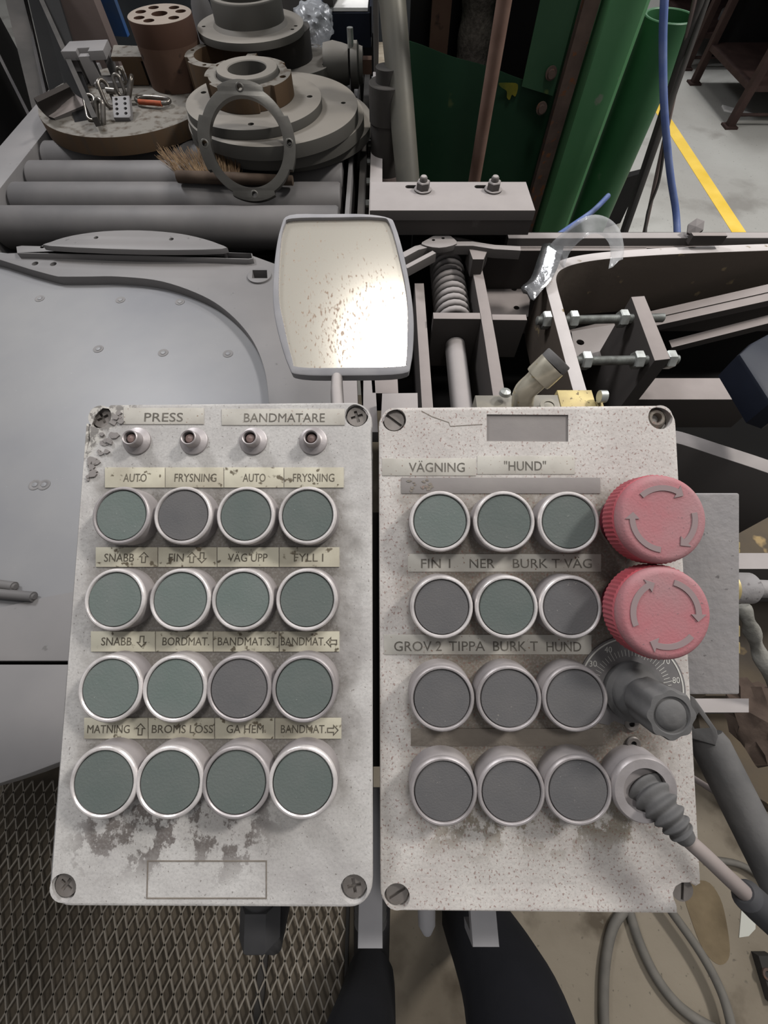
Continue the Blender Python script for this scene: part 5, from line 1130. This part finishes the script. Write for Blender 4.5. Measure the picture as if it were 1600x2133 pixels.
c = pz(1585, 2030, 0); part('fitting_body', MB().box((c.x + .01, c.y, .012), (.035, .085, .024), None, .002), M_DARK, t)
part('fitting_rim', MB().lathe([(.007, .024), (.012, .024), (.012, .028), (.007, .028)], Matrix.Translation((c.x, c.y + .01, 0)), 16, closed=True), M_RUST, t)
# torn brown floor patch
g = smooth(P2([(1425, 1850), (1470, 1835), (1500, 1870), (1515, 1930), (1520, 1990), (1500, 2010), (1470, 1985), (1445, 1930)], .001), 4, True)
tag(obj('floor_stain', MB().prism(g, [], 0, .001), mat('dark_brown_stain', (92, 80, 62), (120, 106, 84), 12, .5, rough=.9, bump=.6)), 'dark brown stain on the floor below the chipped box corner', 'stain')

# ================================================================== OPERATOR (only the legs are in view)
def legs():
    me = bpy.data.meshes.new('legs'); V = [(.07, -.58, 1.00), (.07, -.56, .90), (-.03, -.53, .84), (-.045, -.455, .50), (-.035, -.49, .28), (-.03, -.50, .10), (.17, -.53, .84), (.215, -.40, .50), (.205, -.385, .28), (.20, -.40, .10)]
    E = [(0, 1), (1, 2), (2, 3), (3, 4), (4, 5), (1, 6), (6, 7), (7, 8), (8, 9)]; R = [.15, .16, .105, .068, .062, .058, .108, .088, .080, .072]
    root = Vector((.08, -.45, 0)); me.from_pydata([tuple(Vector(v) - root) for v in V], E, []); o = bpy.data.objects.new('person', me); COL.objects.link(o); o.location = root; WM[o.name] = Matrix.Translation(root)
    md = o.modifiers.new('skin', 'SKIN'); md.use_smooth_shade = True; md.branch_smoothing = .6
    for i, s in enumerate(me.skin_vertices[0].data): s.radius = (R[i], R[i] * 1.0); s.use_root = (i == 1)
    o.modifiers.new('sub', 'SUBSURF').levels = 2; o.modifiers['sub'].render_levels = 2
    me.materials.append(M_TROUS); return o
pr = legs(); tag(pr, 'person standing in black trousers and black boots at the boxes', 'person')
for x, y in ((-.03, -.47), (.20, -.37)):
    bp_ = []
    b_ = MB()
    def ring(yc, z, rx, rz): return [(x + rx * math.cos(2 * PI * k / 16), yc, max(.0, z + rz * math.sin(2 * PI * k / 16))) for k in range(16)]
    secs = [(y - .10, .045, .02, .03), (y - .095, .055, .036, .05), (y - .04, .06, .042, .06), (y + .04, .05, .045, .05), (y + .11, .038, .048, .038), (y + .15, .032, .038, .03), (y + .17, .028, .015, .018)]
    v = []; f = []
    for s in secs: v += ring(*s)
    for i in range(len(secs) - 1):
        for k in range(16): f.append((16 * i + k, 16 * i + (k + 1) % 16, 16 * i + 16 + (k + 1) % 16, 16 * i + 16 + k))
    f += [tuple(range(16)), tuple(16 * (len(secs) - 1) + k for k in range(16))]; b_.add(v, f)
    b_.lathe([(.04, .06), (.05, .08), (.052, .13), (.048, .16), (0, .16)], Matrix.Translation((x, y - .05, 0)), 20)
    part('boot', b_, M_BOOT, pr)
